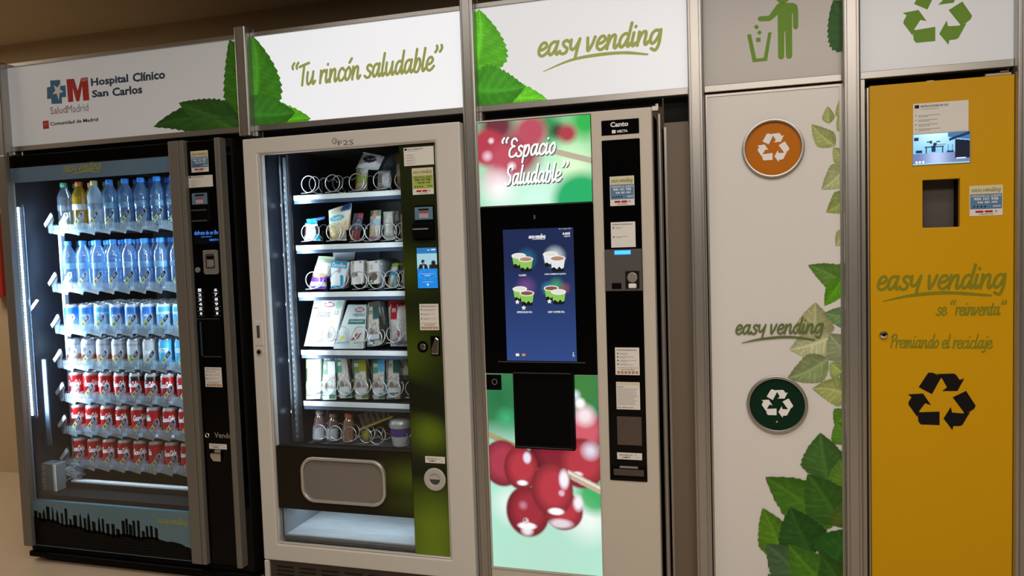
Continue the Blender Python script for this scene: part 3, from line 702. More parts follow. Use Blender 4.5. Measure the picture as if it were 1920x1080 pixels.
B(VX0 + .004, -.03, .020, VX1, .30, .045, 'plinth', BLACK, dm, .004)
for fx in (VX0 + .06, VX1 - .06):
    for fy in (.04, .76):
        MB().lathe([(.022, 0), (.022, .012), (.010, .013), (.010, .045)], fx, fy, 0, 14).build('foot', BLACK, dm)
def trim(x0, x1, yb=-.008): B(x0, VY, VZB, x1, yb, VZT, 'trim_strip', GREYTRIM, dm, .004, 2)
trim(VX0, AX0); trim(TA0, TA1 - .001); trim(TA1 + .0015, TB1); trim(RS0, RS1 + .002)
# door: top band, glass, lower skyline panel, perforated base
zb0 = PX(160, 282, -.03)[1]
B(AX0, -.030, 1.742, TA0, -.008, VZT - .004, 'door_header', GLOSSBLACK, dm, .002)
zs1, zs0 = PX(58, 937, -.028)[1], PX(62, 971, -.028)[1]
gz0 = zs1 + .004
B(AX0, -.026, gz0, TA0, -.020, 1.742, 'glass', GLASS, dm)
z0b, z1b = PX(20, 343.5, -.03)[1], 1.742
BAND = mat('blue_film', (0.12, 0.215, 0.34), 0.3, 0, 0.1, 6)
bd = B(AX0 + .002, -.0285, z0b, TA0 - .001, -.0265, z1b - .001, 'blue_band', BAND, dm)
m = MB(); xa_, za_ = PX(120, 322, -.029); xb_, zb_ = PX(190, 318.5, -.029); script(m, 'easy vending', xa_, za_, xb_, .022, -.0292, .16); swoosh(m, [PX(*q, -.029) for q in ((126, 330), (150, 323), (168, 320.5), (182, 323))], .005, -.0292)
m.build('logo_lettering', ink('lime_on_blue', (0.36, 0.37, 0.05)), bd)
sky = mat('skyline_sky', (0.13, 0.23, 0.29), 0.35, 0, 0.12, 5, spec=.2)
sk = B(AX0, -.030, .075, TA0, -.008, zs1, 'skyline_panel', sky, dm)
m = MB(); rg = random.Random(5); x = AX0 + .003; ys = -.0306
def sil(x): u = (x - AX0) / (TA0 - AX0); return zs1 - (.075 + .045 * min(1, u * 2.2) + (.03 * max(0, (u - .78) / .22)) + .004 * math.sin(u * 40))
pts = [(AX0, .078)] + [(AX0 + (TA0 - AX0) * i / 60, sil(AX0 + (TA0 - AX0) * i / 60) + .004 * rg.random()) for i in range(61)] + [(TA0, .078)]
m.prism(pts, ys, ys + .0005)
xt = AX0 + (TA0 - AX0) * .78
while x < xt:
    w = rg.uniform(.010, .020); z0 = sil(x) - .01; h = rg.choice((.03, .045, .05, .06, .07, .075)); z1 = min(z0 + .01 + h, zs1 - .018)
    if rg.random() < .18: m.prism([(x, z0), (x + w, z0), (x + w * .8, z1 - .015), (x + w * .5, z1 + .004), (x + w * .2, z1 - .015)], ys, ys + .0005)
    else: m.prism([(x, z0), (x + w, z0), (x + w, z1 - rg.choice((0, .003, .006))), (x, z1)], ys, ys + .0005)
    x += w + rg.uniform(.003, .012)
m.build('skyline_silhouette', mat('skyline_ink', (0.004, 0.0035, 0.003), 0.5, spec=.08), sk)
m = MB(); xa_, za_ = PX(297, 980, -.03); xb_, zb_ = PX(353, 984.5, -.03); script(m, 'easy vending', xa_, za_, xb_, .017, ys - .0002, .17); m.build('logo_lettering', ink('lime_on_blue', (0.36, 0.37, 0.05)), sk)
# vent holes along the base, one part
m = MB(); zl = .20
for r_ in range(9):
    for i in range(58):
        xx = AX0 + .05 + .0155 * i + (.0077 if r_ % 2 else 0); zz = .085 + .0125 * r_
        if xx < TA0 - .02 and zz < sil(xx) - .012: m.disc(xx, zz, .0034, -.0312, -.0309, 6)
o = m.build('vent_holes', mat('hole_black', (0.002, 0.002, 0.002), 0.9), dm); o['kind'] = 'stuff'
# control column
B(TB1, -.030, VZB, RS0, -.008, VZT - .004, 'control_panel', GLOSSBLACK, dm, .002)
YC = -.0312
contact_sticker(dm, (357, 284), (391.5, 321.5), YC); instruction_sticker(dm, (353, 330.5), (399.5, 349.5), YC, True, seed=11)
x0, z0, x1, z1 = RC((362, 363), (391.5, 382.5), YC)
rd = B(x0 - .008, -.038, z0 - .075, x1 + .006, -.030, z1 + .008, 'card_reader', BLACK, dm, .003)
MB().box(x0, -.0392, z0, x1, -.038, z1).build('reader_display', mat('reader_blue', (0.12, 0.22, 0.32), 0.2), rd)
m = MB(); cx, cz = (x0 + x1) / 2, (z0 + z1) / 2; m.quad(cx - .022, z1 - .012, cx + .022, z1 - .005, -.0395); m.build('note_slot_picture', INKBLACK, rd)
m = MB(); m.quad(cx - .018, z0 + .004, cx + .016, cz - .004, -.0394); m.build('note_picture', ink('pale_pink', (.45, .36, .36)), rd)
m = MB(); text(m, 'sí NO', cx - .016, cz - .002, cx + .018, cz + .009, -.0396, .03); m.build('reader_lettering', INKRED, rd)
for q in (.020, .062): B(x0 - .006, -.044, z0 - q - .006, x1 - .004, -.038, z0 - q, 'slot_lip', DARKGREY, rd, .002)
x0, z0, x1, z1 = RC((364, 433), (410, 456), YC)
ds = B(x0, -.0316, z0, x1, -.030, z1, 'display', mat('display_black', (0.004, 0.006, 0.014), 0.1), dm)
m = MB(); w = x1 - x0; text(m, 'disfrute de un Bo', x0 + .01 * w, z0 + .036, x1, z0 + .052, -.0319, 0); text(m, 'pulse selección', x0 + .30 * w, z0 + .024, x0 + .72 * w, z0 + .031, -.0319); text(m, 'CREDITO 0', x0 + .62 * w, z0 + .010, x1, z0 + .018, -.0319)
m.build('display_lettering', emat('display_blue', (0.05, 0.22, 0.75), 1.6), ds)
x0, z0, x1, z1 = RC((382, 469), (412, 514), YC)
cm = MB().rrect(x0, z0, x1, z1, .010, -.040, -.030).build('coin_mechanism', mat('satin_grey', (0.40, 0.40, 0.39), 0.3, 0.6), dm, .003, 2)
m = MB(); m.frame(rr(x0 + .014, z0 + .024, x1 - .012, z1 - .016, .006), rr(x0 + .020, z0 + .030, x1 - .018, z1 - .022, .004), -.0415, -.040); m.build('coin_guide', STEEL, cm)
MB().disc((x0 + x1) / 2 + .004, z0 + .042, .014, -.042, -.040, 20).build('coin_button', MIDGREY, cm, .001); B(x0 + .020, -.0408, z0 + .060, x1 - .018, -.0402, z1 - .024, 'coin_slot', BLACK, cm)
x, z = PX(372, 506, YC); MB().disc(x, z, .011, -.040, -.030, 20).build('return_button', MIDGREY, dm, .002)
# keypad: two columns of digits with rules between them
for ci, (col, px0, py0, px1, py1) in enumerate((('12345*', 374.5, 544, 377.3, 588), ('67890#', 404.5, 543.5, 407.5, 587.5))):
    for i, ch in enumerate(col):
        t = i / 5; x, z = PX(px0 + (px1 - px0) * t, py0 + (py1 - py0) * t, YC)
        key = B(x - .020, -.0316, z - .0095, x + .020, -.030, z + .0095, 'key', BLACK, dm, .001)
        m = MB()
        if ch in '*#': m.disc(x, z, .0058, -.0322, -.0319, 10)
        else: text(m, ch, x - .008, z - .0062, x + .008, z + .0062, -.0320, .04)
        m.build('key_digit', emat('key_white', (0.9, 0.92, 1.0), 0.75), key)
        B(x - .017, -.0322, z - .0105, x + .017, -.0318, z - .0095, 'key_rule', MIDGREY, key)
x0, z0, x1, z1 = RC((370.5, 597), (416.5, 669.5), YC)
dd = B(x0, -.034, z0, x1, -.030, z1, 'delivery_door', BLACK, dm, .002)
B(x0 + .012, -.0355, z0 + .004, x0 + .018, -.034, z1 - .012, 'door_edge_strip', mat('blue_edge', (0.03, 0.07, 0.14), 0.3), dd); B(x0, -.0355, z1 - .003, x1, -.034, z1, 'door_rim', DARKGREY, dd); B(x0 + .02, -.0355, z0, x1, -.034, z0 + .003, 'door_rim', DARKGREY, dd)
instruction_sticker(dm, (383.5, 688.5), (417, 726), YC, False, True, 3, seed=12)
m = MB(); x0, z0, x1, z1 = RC((402, 812), (435, 823.5), YC); script(m, 'Vendo', x0, z0 + .004, x1, .014, YC - .0004, .24, .22) if 0 else text(m, 'Vendo', x0, z0 + .003, x1, z1 + .003, YC - .0004, .02); m.build('maker_lettering', mat('badge_silver', (0.5, 0.5, 0.5), .3, .8), dm)
x, z = PX(389, 816, YC); MB().ring(x, z, .006, .010, -.035, -.030, 20).build('lock', STEEL, dm, .001); MB().disc(x, z, .006, -.033, -.030, 14).build('lock_core', BLACK, dm)
change_label(dm, (392, 831.5), (425.5, 843), YC)
x0, z0, x1, z1 = RC((398, 848), (418, 864), YC)
m = MB(); m.prism([(x0, z1), (x1, z1), (x1, z0), (x0 + .012, z0), (x0, z0 + .016)], -.046, -.034); m.box(x0 + .012, -.036, z1, x1 - .006, -.030, z1 + .012); m.build('coin_return', STEEL, dm, .003, 2)

# ---- inside: LED strips, supports, shelves
LEDW = emat('led_white', (0.72, 0.88, 1.0), 14.0)
x, z1 = PX(33, 388, .0); _, z0 = PX(60, 780, .0); xl = (PX(33, 388, .0)[0] + PX(60, 780, .0)[0]) / 2
B(xl - .016, .006, z0 - .01, xl + .016, .016, z1 + .01, 'led_channel', mat('led_channel', (0.04, 0.06, 0.10), 0.4, 0.1), dm)
led = B(xl - .0045, .003, z0, xl + .0045, .006, z1, 'led_strip', mat('led_board', (.8, .85, .9), .4), dm)
nb_ = 64; bead = MB().box(-.004, -.003, -.0048, .004, 0, .0048).build('led', LEDW, mesh_only=True)
for i in range(nb_): place('led', bead, led, (xl - dm.location.x, .003 - dm.location.y, z0 + (z1 - z0) * (i + .5) / nb_))
def strip_light(name, loc, length, width, power, rot, col=(0.62, 0.82, 1.0), parent=None):
    o = area_light(name, loc, width, length, power, col, rot); return o
# the strip shines back over the shelves; a twin sits behind the wide trim
strip_light('drink_led_light', (xl + .02, .01, (z0 + z1) / 2), z1 - z0, .02, 17.0, (math.radians(90), 0, math.radians(-48)))
strip_light('drink_led_light_right', (TA1 + .02, .00, (z0 + z1) / 2 + .05), z1 - z0, .02, 16.0, (math.radians(90), 0, math.radians(52)))
x0_, zq0 = PX(92, 835, .05); _, zq1 = PX(83, 674, .05)
B(x0_ - .012, .05, zq0, x0_ + .013, .058, zq1, 'lift_rail', mat('dim_blue_bar', (0.035, 0.045, 0.06), .3), dm, .002)
m = MB(); xa_, za_ = PX(54, 585, .03); xb_, zb_ = PX(70, 563, .03); m.tube([(xa_, .03, za_), (xb_, .03, zb_)], .006, 8); m.build('door_strut', WHITEP, dm)
x0, z0, x1, z1 = RC((77, 866), (114, 925), .06)
bx = MB().rrect(x0, z0, x1, z1, .008, .04, .10).build('socket_box', mat('socket_grey', (0.16, 0.17, 0.18), .4), dm, .003, 2)
for q in range(4): MB().ring(x0 + .030, z0 + .028 + .030 * q, .007, .011, .037, .04, 16).build('socket', MIDGREY, bx)
B(x1 - .010, .036, z0 + .004, x1 + .002, .040, z1 - .004, 'box_edge', WHITEP, bx)
B(x1 + .02, .10, .326, TA0 + .03, .13, .333, 'lift_bar', WHITEP, dm)
B(AX0 + .02, .09, .302, TA0 + .05, .50, .326, 'lift_bed', MATTEBLACK, dm)
B(-2.80, .20, .350, TA0 + .03, .23, .380, 'lift_beam', BLACK, dm, .003); B(-2.78, .195, .388, TA0 + .02, .20, .391, 'lift_wire', MIDGREY, dm)
SHX0, SHX1, SHY = -2.986, TA1 + .02, .13
for z in (1.475, .406): pass
B(SHX0 + .014, .145, .33, SHX0 + .030, .165, 1.47, 'shelf_support', mat('pale_blue_bar', (0.45, 0.55, 0.68), .3), dm)
# ---- drink shelves: clear comb fronts, lane clips and slanted price tags
SZ = [1.475, 1.210, 1.020, .862, .710, .560, .406]
PITCH = .0855; NCOL = 8
CX = [SHX0 + .042 + PITCH * i for i in range(NCOL)]
comb_me = None
def tagprint(mb, c, u, v, w, h):
    pass
tag_mesh = {}
def slanted_tag(parent, x, y, z, first):
    key = 'w' if first else 'd'
    if key not in tag_mesh:
        ca, sa = math.cos(math.radians(48)), math.sin(math.radians(48)); m = MB()
        def q(a0, a1, b0, b1, c, yy):
            v = [(a * ca - b * .2 * 0 - b * sa * .55, yy, a * sa + b * ca * .9) for a, b in ((a0, b0), (a1, b0), (a1, b1), (a0, b1))]
            m.add(v, [(0, 1, 2, 3)], [c] * 4)
        W = (.45, .47, .5)
        q(-.033, .033, -.012, .012, W, 0)
        if not first:
            q(-.002, .031, -.0102, .0102, (.008, .010, .022), -.0006); q(-.031, -.005, -.0102, .0102, (.36, .36, .13), -.0006)
            for k in range(3): q(.005 + .006 * k, .0085 + .006 * k, -.005, .005, (.35, .37, .45), -.0012)
            q(-.023, -.012, -.005, .005, (.06, .10, .02), -.0012)
        tag_mesh[key] = m.build('price_tag', VGLOSS, None, mesh_only=True)
    return place('price_tag', tag_mesh[key], parent, (x, y, z))
clip_mesh = None
for r_, z in enumerate(SZ):
    sh = B(SHX0, SHY, z - .010, SHX1, .70, z - .004, 'shelf', mat('shelf_grey', (0.10, 0.12, 0.15), .4, .2), dm)
    off = world_loc(sh) + Vector((0, 0, 0))
    # clear comb along the front edge with a wavy lower lip
    m = MB(); m.box(SHX0, SHY - .012, z - .016, SHX1, SHY - .004, z - .002)
    for i in range(NCOL):
        for k in range(6): xx = CX[i] - .026 + .0105 * k; m.box(xx - .0022, SHY - .014, z - .004, xx + .0022, SHY - .008, z + .020)
        m.prism([(CX[i] - .040, z - .014), (CX[i] + .036, z - .014), (CX[i] + .030, z - .030), (CX[i] + .02, z - .026)], SHY - .012, SHY - .006)
    m.build('comb_rail', CLEAR, sh)
    for i in range(NCOL + 1):
        xx = CX[0] - .034 + PITCH * i
        if clip_mesh is None:
            c = MB(); c.prism([(-.004, -.012), (.010, -.012), (.012, .020), (.022, .046), (.016, .074), (.002, .070), (-.014, .040), (-.010, .014)], -.022, -.016); c.box(-.003, -.018, -.012, .003, .30, .026)
            c.lathe([(.0, -.022), (.011, -.020), (.013, -.012), (.009, -.002), (0, 0)], .002, -.014, .006, 10)
            clip_mesh = c.build('lane_clip', CLIPC, None, mesh_only=True)
        pc = place('lane_clip', clip_mesh, sh, (xx - dm.location.x, SHY - dm.location.y, z - dm.location.z))
        slanted_tag(sh, xx + .004 - dm.location.x, SHY - .030 - dm.location.y, z + .044 - dm.location.z, i == 0)

# ---- bottles
PETW = plasticmat('pet_water', (0.62, 0.80, 0.97), (0.42, 0.66, 0.95), 0.30, .35)
PETC = plasticmat('pet_clear', (0.72, 0.80, 0.88), (0.40, 0.50, 0.62), 0.25, .35)
PETY = plasticmat('pet_orange_drink', (0.60, 0.42, 0.05), (0.62, 0.40, 0.02), 0.75, .3)
PETM = plasticmat('pet_cloudy', (0.75, 0.82, 0.88), (0.70, 0.80, 0.88), 0.62, .3)
def bottle_meshes(slim=True):
    prof = [(.026, .000), (.0315, .004), (.0315, .020), (.0300, .024), (.0315, .030), (.0300, .037), (.0315, .043), (.0300, .050), (.0315, .056), (.0302, .066), (.0302, .092), (.0315, .098), (.0302, .108), (.0315, .114), (.0300, .122),
            (.0315, .128), (.0312, .142), (.0280, .158), (.0205, .175), (.0140, .188), (.0122, .194), (.0122, .200)]
    b = MB().lathe(prof, 0, 0, 0, 16).build('bottle_body', PETW, smooth=True, mesh_only=True)
    c = MB().lathe([(.0152, .193), (.0155, .196), (.0155, .211), (.0140, .213), (.0, .213)], 0, 0, 0, 16, cap=False).build('cap', mat('cap_blue', (0.05, 0.30, 0.80), .35), smooth='auto', mesh_only=True)
    l = MB().lathe([(.0308, .086), (.0318, .088), (.0318, .110), (.0308, .112)], 0, 0, 0, 16, cap=False).build('label_band', plasticmat('label_aqua', (.6, .85, .95), (.50, .80, .92), .6, .2), smooth=True, mesh_only=True)
    return b, c, l
BB, BC, BL = bottle_meshes()
def mesh_with(me, m):
    k = me.copy(); k.materials.clear(); k.materials.append(m); return k
capm = {'green': mat('cap_green', (0.10, 0.36, 0.22), .35), 'orange': mat('cap_orange', (0.60, 0.16, 0.06), .35), 'yellow': mat('cap_pale_yellow', (0.62, 0.66, 0.28), .35), 'olive': mat('cap_olive', (0.30, 0.34, 0.06), .35)}
CAPS = {k: mesh_with(BC, v) for k, v in capm.items()}
BBY, BBM, BBC = mesh_with(BB, PETY), mesh_with(BB, PETM), mesh_with(BB, PETC)
WL = mesh_with(BL, mat('label_white', (.75, .78, .82), .4)); GL = mesh_with(BL, plasticmat('label_clear', (.8, .85, .9), (.5, .6, .7), .35, .2))
# a small outlined mark on the water label
mk = MB()
def cyl(x, y, z): a = x / .0322; return (.0322 * math.sin(a), -.0322 * math.cos(a), z)
mk.frame(rr(-.0115, .087, .0115, .107, .004, 3), rr(-.0095, .089, .0095, .105, .003, 3), 0, .0001); 
for k in range(2): mk.box(-.006, 0, .093 + .005 * k, .006, .0001, .0955 + .005 * k)
mk.xform(cyl); MARK = mk.build('label_mark', ink('water_mark', (.05, .12, .45)), mesh_only=True)
def bottle(x, y, z, label, group, body=BB, cap=BC, lab=BL, mark=True, full=True, s=1.0):
    t = thing('water_bottle' if cap is BC else 'drink_bottle', label, 'bottle', (x, y, z), group)
    t.rotation_euler.z = rnd.uniform(-.5, .5); t.scale = (s, s, s)
    place('bottle_body', body, t); place('cap', cap, t)
    if full:
        place('label_band', lab, t)
        if mark: place('label_mark', MARK, t, rot=(0, 0, rnd.uniform(-.6, .6)))
BY = SHY + .038
tops = [('clear drink bottle with dull green cap, leftmost on top drink shelf', BBC, CAPS['green'], GL, False), ('orange drink bottle with orange cap, second on top drink shelf', BBY, CAPS['orange'], WL, False),
        ('cloudy white drink bottle with pale yellow cap, third on top drink shelf', BBM, CAPS['yellow'], GL, False)]
for i in range(NCOL):
    if i < 3: l, b, c, lb, mk_ = tops[i]; bottle(CX[i], BY, SZ[0], l, 'front drinks on the top shelf', b, c, lb, mk_)
    else: bottle(CX[i], BY, SZ[0], f'blue-capped water bottle, {ORD[i]} from left in front on top drink shelf', 'front drinks on the top shelf')
    bottle(CX[i], BY, SZ[1], f'blue-capped water bottle, {ORD[i]} from left in front on second drink shelf', 'front water bottles on the second shelf')
for k in (1, 2):
    for i in range(NCOL):
        c = BC if i > 3 else CAPS[['green', 'orange', 'yellow', 'olive'][i]]
        b = BB if i > 3 else [BBC, BBY, BBM, BBM][i]
        if i > 3: bottle(CX[i], BY + .069 * k, SZ[0], f'blue-capped water bottle, {ORD[k]} row back and {ORD[i]} from left, top drink shelf', 'water bottles behind on the top shelf', full=False)
        elif k == 1: bottle(CX[i], BY + .069 * k, SZ[0], ['green-capped clear bottle hidden behind leftmost bottle on top drink shelf', 'orange-capped drink bottle hidden behind another on top drink shelf', 'pale yellow-capped bottle hidden behind another on top drink shelf', 'olive-capped bottle hidden behind fourth bottle on top drink shelf'][i], 'bottles behind on the top shelf', b, c, full=False)
        bottle(CX[i], BY + .069 * k, SZ[1], f'blue-capped water bottle, {ORD[k]} row back and {ORD[i]} from left, second drink shelf', 'water bottles behind on the second shelf', full=False)

# ---- cans
LID = mat('can_aluminium', (0.72, 0.74, 0.77), .25, .9)
CAN_PROF = [(.0265, .000), (.0300, .004), (.0325, .010), (.0325, .098), (.0300, .106), (.0268, .112)]
lid_me = MB().lathe([(.0268, .1115), (.0276, .1125), (.0276, .115), (.0262, .115), (.0255, .1125), (.0, .1125)], 0, 0, 0, 18, cap=False).build('lid', LID, smooth='auto', mesh_only=True)
tabm = MB(); tabm.rrect(-.007, -.012, .007, .010, .006, 0, .001, 4); tabm.xform(lambda a, b, c: (a, c, .1135 + b)); TAB = tabm.build('pull_tab', LID, mesh_only=True)
def can_mesh(name, fn, nz=12, na=40):
    """can side with its own print: fn(theta 0..1, v 0..1)"""
    m = MB(); Z = np.array([p[1] for p in CAN_PROF]); Rr = np.array([p[0] for p in CAN_PROF]); zz = np.concatenate([[0, .004], np.linspace(.010, .098, nz), [.106, .112]]); rr_ = np.interp(zz, Z, Rr)
    V = []; C = []; F = []
    th = np.arange(na) / na
    for k, z in enumerate(zz):
        c = fn(th, np.full(na, z / .112))
        for i in range(na): a = 2 * math.pi * th[i] - math.pi / 2; V.append((rr_[k] * math.cos(a), rr_[k] * math.sin(a), z)); C.append(tuple(c[i]))
    for k in range(len(zz) - 1):
        for i in range(na): j = (i + 1) % na; F.append((k * na + i, k * na + j, (k + 1) * na + j, (k + 1) * na + i))
    F.append(tuple(range(na - 1, -1, -1)))
    m.add(V, F, C); return m.build(name, vmat('can_print', .3, 0, .3), smooth='auto', mesh_only=True)
def const(c): return lambda t, v: np.tile(np.array(c, float), (len(t), 1))
def coke_fn(variant):
    def fn(t, v):
        c = np.tile(np.array((.42, .010, .012)), (len(t), 1)); c[v > .90] = (.62, .62, .63); c[v < .06] = (.5, .5, .52)
        if variant == 1: c[(np.abs(t - .42) < .05) & (v > .1) & (v < .6)] = (.62, .58, .55)
        if variant == 2: c[(v > .72) & (v < .9)] = (.03, .012, .012)
        if variant == 3: c[((t - .5) * 1.6) ** 2 + (v - .20) ** 2 < .012] = (.60, .30, .03); 
        return c
    return fn
def can_print(body_fn, name, lettering=None, lcol=None, zc=.052, xh=.014, wd=.062):
    me = can_mesh(name, body_fn); ly = None
    if lettering:
        m = MB(); wrap = lambda x, y, z: ((.0329) * math.sin(x / .0329), -.0329 * math.cos(x / .0329), z)
        if lettering[0] == '~': script(m, lettering[1:], -wd / 2, zc, wd / 2, xh, 0, .24, .18, .06, wrap=wrap, n=3)
        else: text(m, lettering, -wd / 2, zc, wd / 2, zc + xh, 0, .03, wrap=wrap)
        ly = m.build('can_lettering', lcol or INKWHITE, mesh_only=True)
    return me, ly
COKE = [can_print(coke_fn(k), 'can_body', '~Coca-Cola') for k in range(4)]
def aq_fn(t, v):
    c = np.tile(np.array((.03, .16, .50)), (len(t), 1)); k = np.clip((.72 - v) * 2.0, 0, 1)[:, None]; c = c * (1 - k) + np.array((.42, .56, .68)) * k
    c[v > .92] = (.65, .7, .75); return c
def aq2_fn(t, v):
    c = np.tile(np.array((.10, .42, .72)), (len(t), 1)); k = np.clip((.62 - v) * 1.6, 0, 1)[:, None]; c = c * (1 - k) + np.array((.45, .62, .72)) * k
    c[(v > .62) & (v < .72)] = (.7, .78, .85); c[v > .92] = (.65, .7, .75); return c
AQ = [can_print(aq_fn, 'can_body', 'AQ', INKWHITE, .058, .012, .020), can_print(aq2_fn, 'can_body', 'A', INKWHITE, .058, .012, .010)]
def fz_fn(col):
    def fn(t, v):
        c = np.tile(np.array((.46, .47, .52)), (len(t), 1)); k = v < .42; c[k] = col; c[v < .08] = (.6, .6, .6); c[(v > .8) & (v < .86)] = (.25, .26, .3); return c
    return fn
FZ = [can_print(fz_fn((.30, .10, .05)), 'can_body', 'F', NAVY, .055, .022, .012), can_print(fz_fn((.34, .11, .05)), 'can_body'), can_print(fz_fn((.20, .20, .06)), 'can_body')]
def nt_fn(t, v):
    c = np.tile(np.array((.08, .42, .68)), (len(t), 1)); k = ((t - .5) * 2.2) ** 2 + (v - .08) ** 2 < .02; c[k] = (.55, .25, .06); return c
NT = can_print(nt_fn, 'can_body', 'NESTEA', INKWHITE, .058, .020, .050)
NV = can_print(lambda t, v: np.where((np.abs(t - .5) < .16)[:, None] & (v < .62)[:, None] & (v > .32)[:, None], np.array((.03, .03, .05)), np.array((.46, .46, .48))), 'can_body', 'UNI', INKWHITE, .048, .018, .040)
def can(x, y, z, design, label, group, turn=0.0, tab=True):
    t = thing('drink_can', label, 'can', (x, y, z), group); me, ly = design
    a = place('can_body', me, t, rot=(0, 0, turn)); place('lid', lid_me, t)
    if tab: place('pull_tab', TAB, t, rot=(0, 0, rnd.uniform(-2, 2)))
    if ly: place('can_lettering', ly, t, rot=(0, 0, turn))
CY0 = SHY + .037
TURN = [[.5, .75, .2, .35, -.05, .1, .25, .4], [.6, .45, .25, .3, .9, -.7, .35, .1], [.35, .75, .3, .2, .5, -.9, .3, .2]]
for i in range(NCOL):
    can(CX[i], CY0, SZ[2], AQ[0] if i in (0, 1, 3, 4, 5) else AQ[1], f'blue and silver can, {ORD[i]} from left in front on third drink shelf', 'front cans on the third shelf', .35)
    d4 = [FZ[0], FZ[0], FZ[1], FZ[1], FZ[2], NV, NT, NT][i]
    n4 = ['silver can with brown base', 'silver can with brown base and dark letter', 'silver can with rusty base', 'silver can with reddish base', 'silver can with olive base', 'silver can with dark lettered blot', 'bright blue iced tea can', 'bright blue can half hidden by trim'][i]
    can(CX[i], CY0, SZ[3], d4, f'{n4}, {ORD[i]} from left on fourth drink shelf', 'front cans on the fourth shelf', .2)
    for q, r_ in enumerate((4, 5, 6)):
        v = [[1, 0, 0, 1, 2, 2, 3, 0], [0, 3, 0, 0, 1, 1, 0, 0], [0, 1, 0, 3, 1, 1, 3, 0]][q][i]
        can(CX[i], CY0, SZ[r_], COKE[v], f'red cola can, {ORD[i]} from left in front on {ORD[r_]} drink shelf', f'front cola cans on the {ORD[r_]} shelf', TURN[q][i])
for k in (1, 2, 3, 4):
    for i in range(NCOL):
        can(CX[i], CY0 + .069 * k, SZ[2], AQ[0], f'blue and silver can, {ORD[k]} row back and {ORD[i]} from left, third drink shelf', 'cans behind on the third shelf', .4, tab=k < 3)
        if k < 3: can(CX[i], CY0 + .069 * k, SZ[3], FZ[1] if i < 6 else NT, f'silver can, {ORD[k]} row back and {ORD[i]} from left, fourth drink shelf' if i < 6 else f'blue iced tea can, {ORD[k]} row back and {ORD[i]} from left, fourth drink shelf', 'cans behind on the fourth shelf', .4)
        if k < 2:
            for r_ in (4, 5, 6): can(CX[i], CY0 + .069 * k, SZ[r_], COKE[0], f'red cola can, {ORD[k]} row back and {ORD[i]} from left, {ORD[r_]} drink shelf', f'cola cans behind on the {ORD[r_]} shelf', .4)
# crumpled clear wrapper lying beside the socket box
m = MB(); rg = random.Random(4); x0, z0, x1, z1 = RC((112, 866), (148, 899), .10); n = 9; V = []
for j in range(n):
    for i in range(n): V.append((x0 + (x1 - x0) * i / (n - 1) + rg.uniform(-.006, .006), .10 + rg.uniform(-.022, .022) + .02 * abs(i - 4) / 4, z0 + (z1 - z0) * j / (n - 1) + rg.uniform(-.008, .008)))
m.add(V, [(j * n + i, j * n + i + 1, (j + 1) * n + i + 1, (j + 1) * n + i) for j in range(n - 1) for i in range(n - 1)])
o = m.build('plastic_wrapper', plasticmat('wrapper', (.8, .85, .9), (.6, .65, .7), .45, .4)); tag(o, 'crumpled clear plastic wrapper beside grey socket box in drink machine', 'wrapper')

# ------------------------------------------------------------------ snack machine (middle)
FY = -0.06
FX0, FX1 = PX(453.5, 262, FY)[0], PX(862, 226, FY)[0] - .001
FZT = PX(650, 245, FY)[1]; FZB = PX(496, 1049, FY)[1]
sm = thing('snack_vending_machine', 'silver framed snack vending machine with spiral shelves and green control panel', 'vending machine', ((FX0 + FX1) / 2, 0.35, 0.0))
IX0, IX1 = PX(482, 290, FY)[0], PX(816.5, 264, FY)[0]
IZ1, IZ0 = PX(482, 288.5, FY)[1], PX(690, 1036, FY)[1]
m = MB(); m.frame(rect(FX0, FZB, FX1, FZT), rect(IX0, IZ0, IX1, IZ1), FY, -.008); m.build('door_frame', SILVER, sm, .006, 3)
m = MB(); m.frame(rect(IX0 + .0005, IZ0 + .0005, IX1 - .0005, IZ1 - .0005), rect(IX0 + .007, IZ0 + .007, IX1 - .006, IZ1 - .005), FY + .004, FY + .020); m.build('bezel', mat('bezel_light', (0.62, 0.60, 0.57), .3, .4), sm, .002)
SB = .84
m = MB(); m.box(FX0 + .006, -.004, .04, FX0 + .03, SB, FZT - .006); m.box(FX1 - .032, -.004, .04, FX1 - .008, SB, FZT - .006); m.box(FX0 + .03, SB - .02, .04, FX1 - .032, SB, FZT - .006); m.box(FX0 + .03, -.004, FZT - .03, FX1 - .032, SB - .02, FZT - .006); m.box(FX0 + .03, -.004, .04, FX1 - .032, SB - .02, FZB + .02)
m.build('cabinet', MATTEBLACK, sm)
SIN = mat('snack_inside', (0.016, 0.020, 0.032), .35)
m = MB(); m.box(FX0 + .031, .0, FZB + .03, FX0 + .036, SB - .021, FZT - .031); m.box(FX0 + .036, SB - .03, FZB + .03, FX1 - .033, SB - .021, FZT - .031); m.box(-1.18, .02, FZB + .03, -1.165, SB - .03, FZT - .031); m.build('inner_lining', SIN, sm)
BACKP = mat('back_panel_blue', (0.03, 0.09, 0.16), .4)
for i in range(26): B(-1.56, SB - .040, .78 + .036 * i, -1.182, SB - .031, .78 + .036 * i + .028, 'back_slat', BACKP, sm)
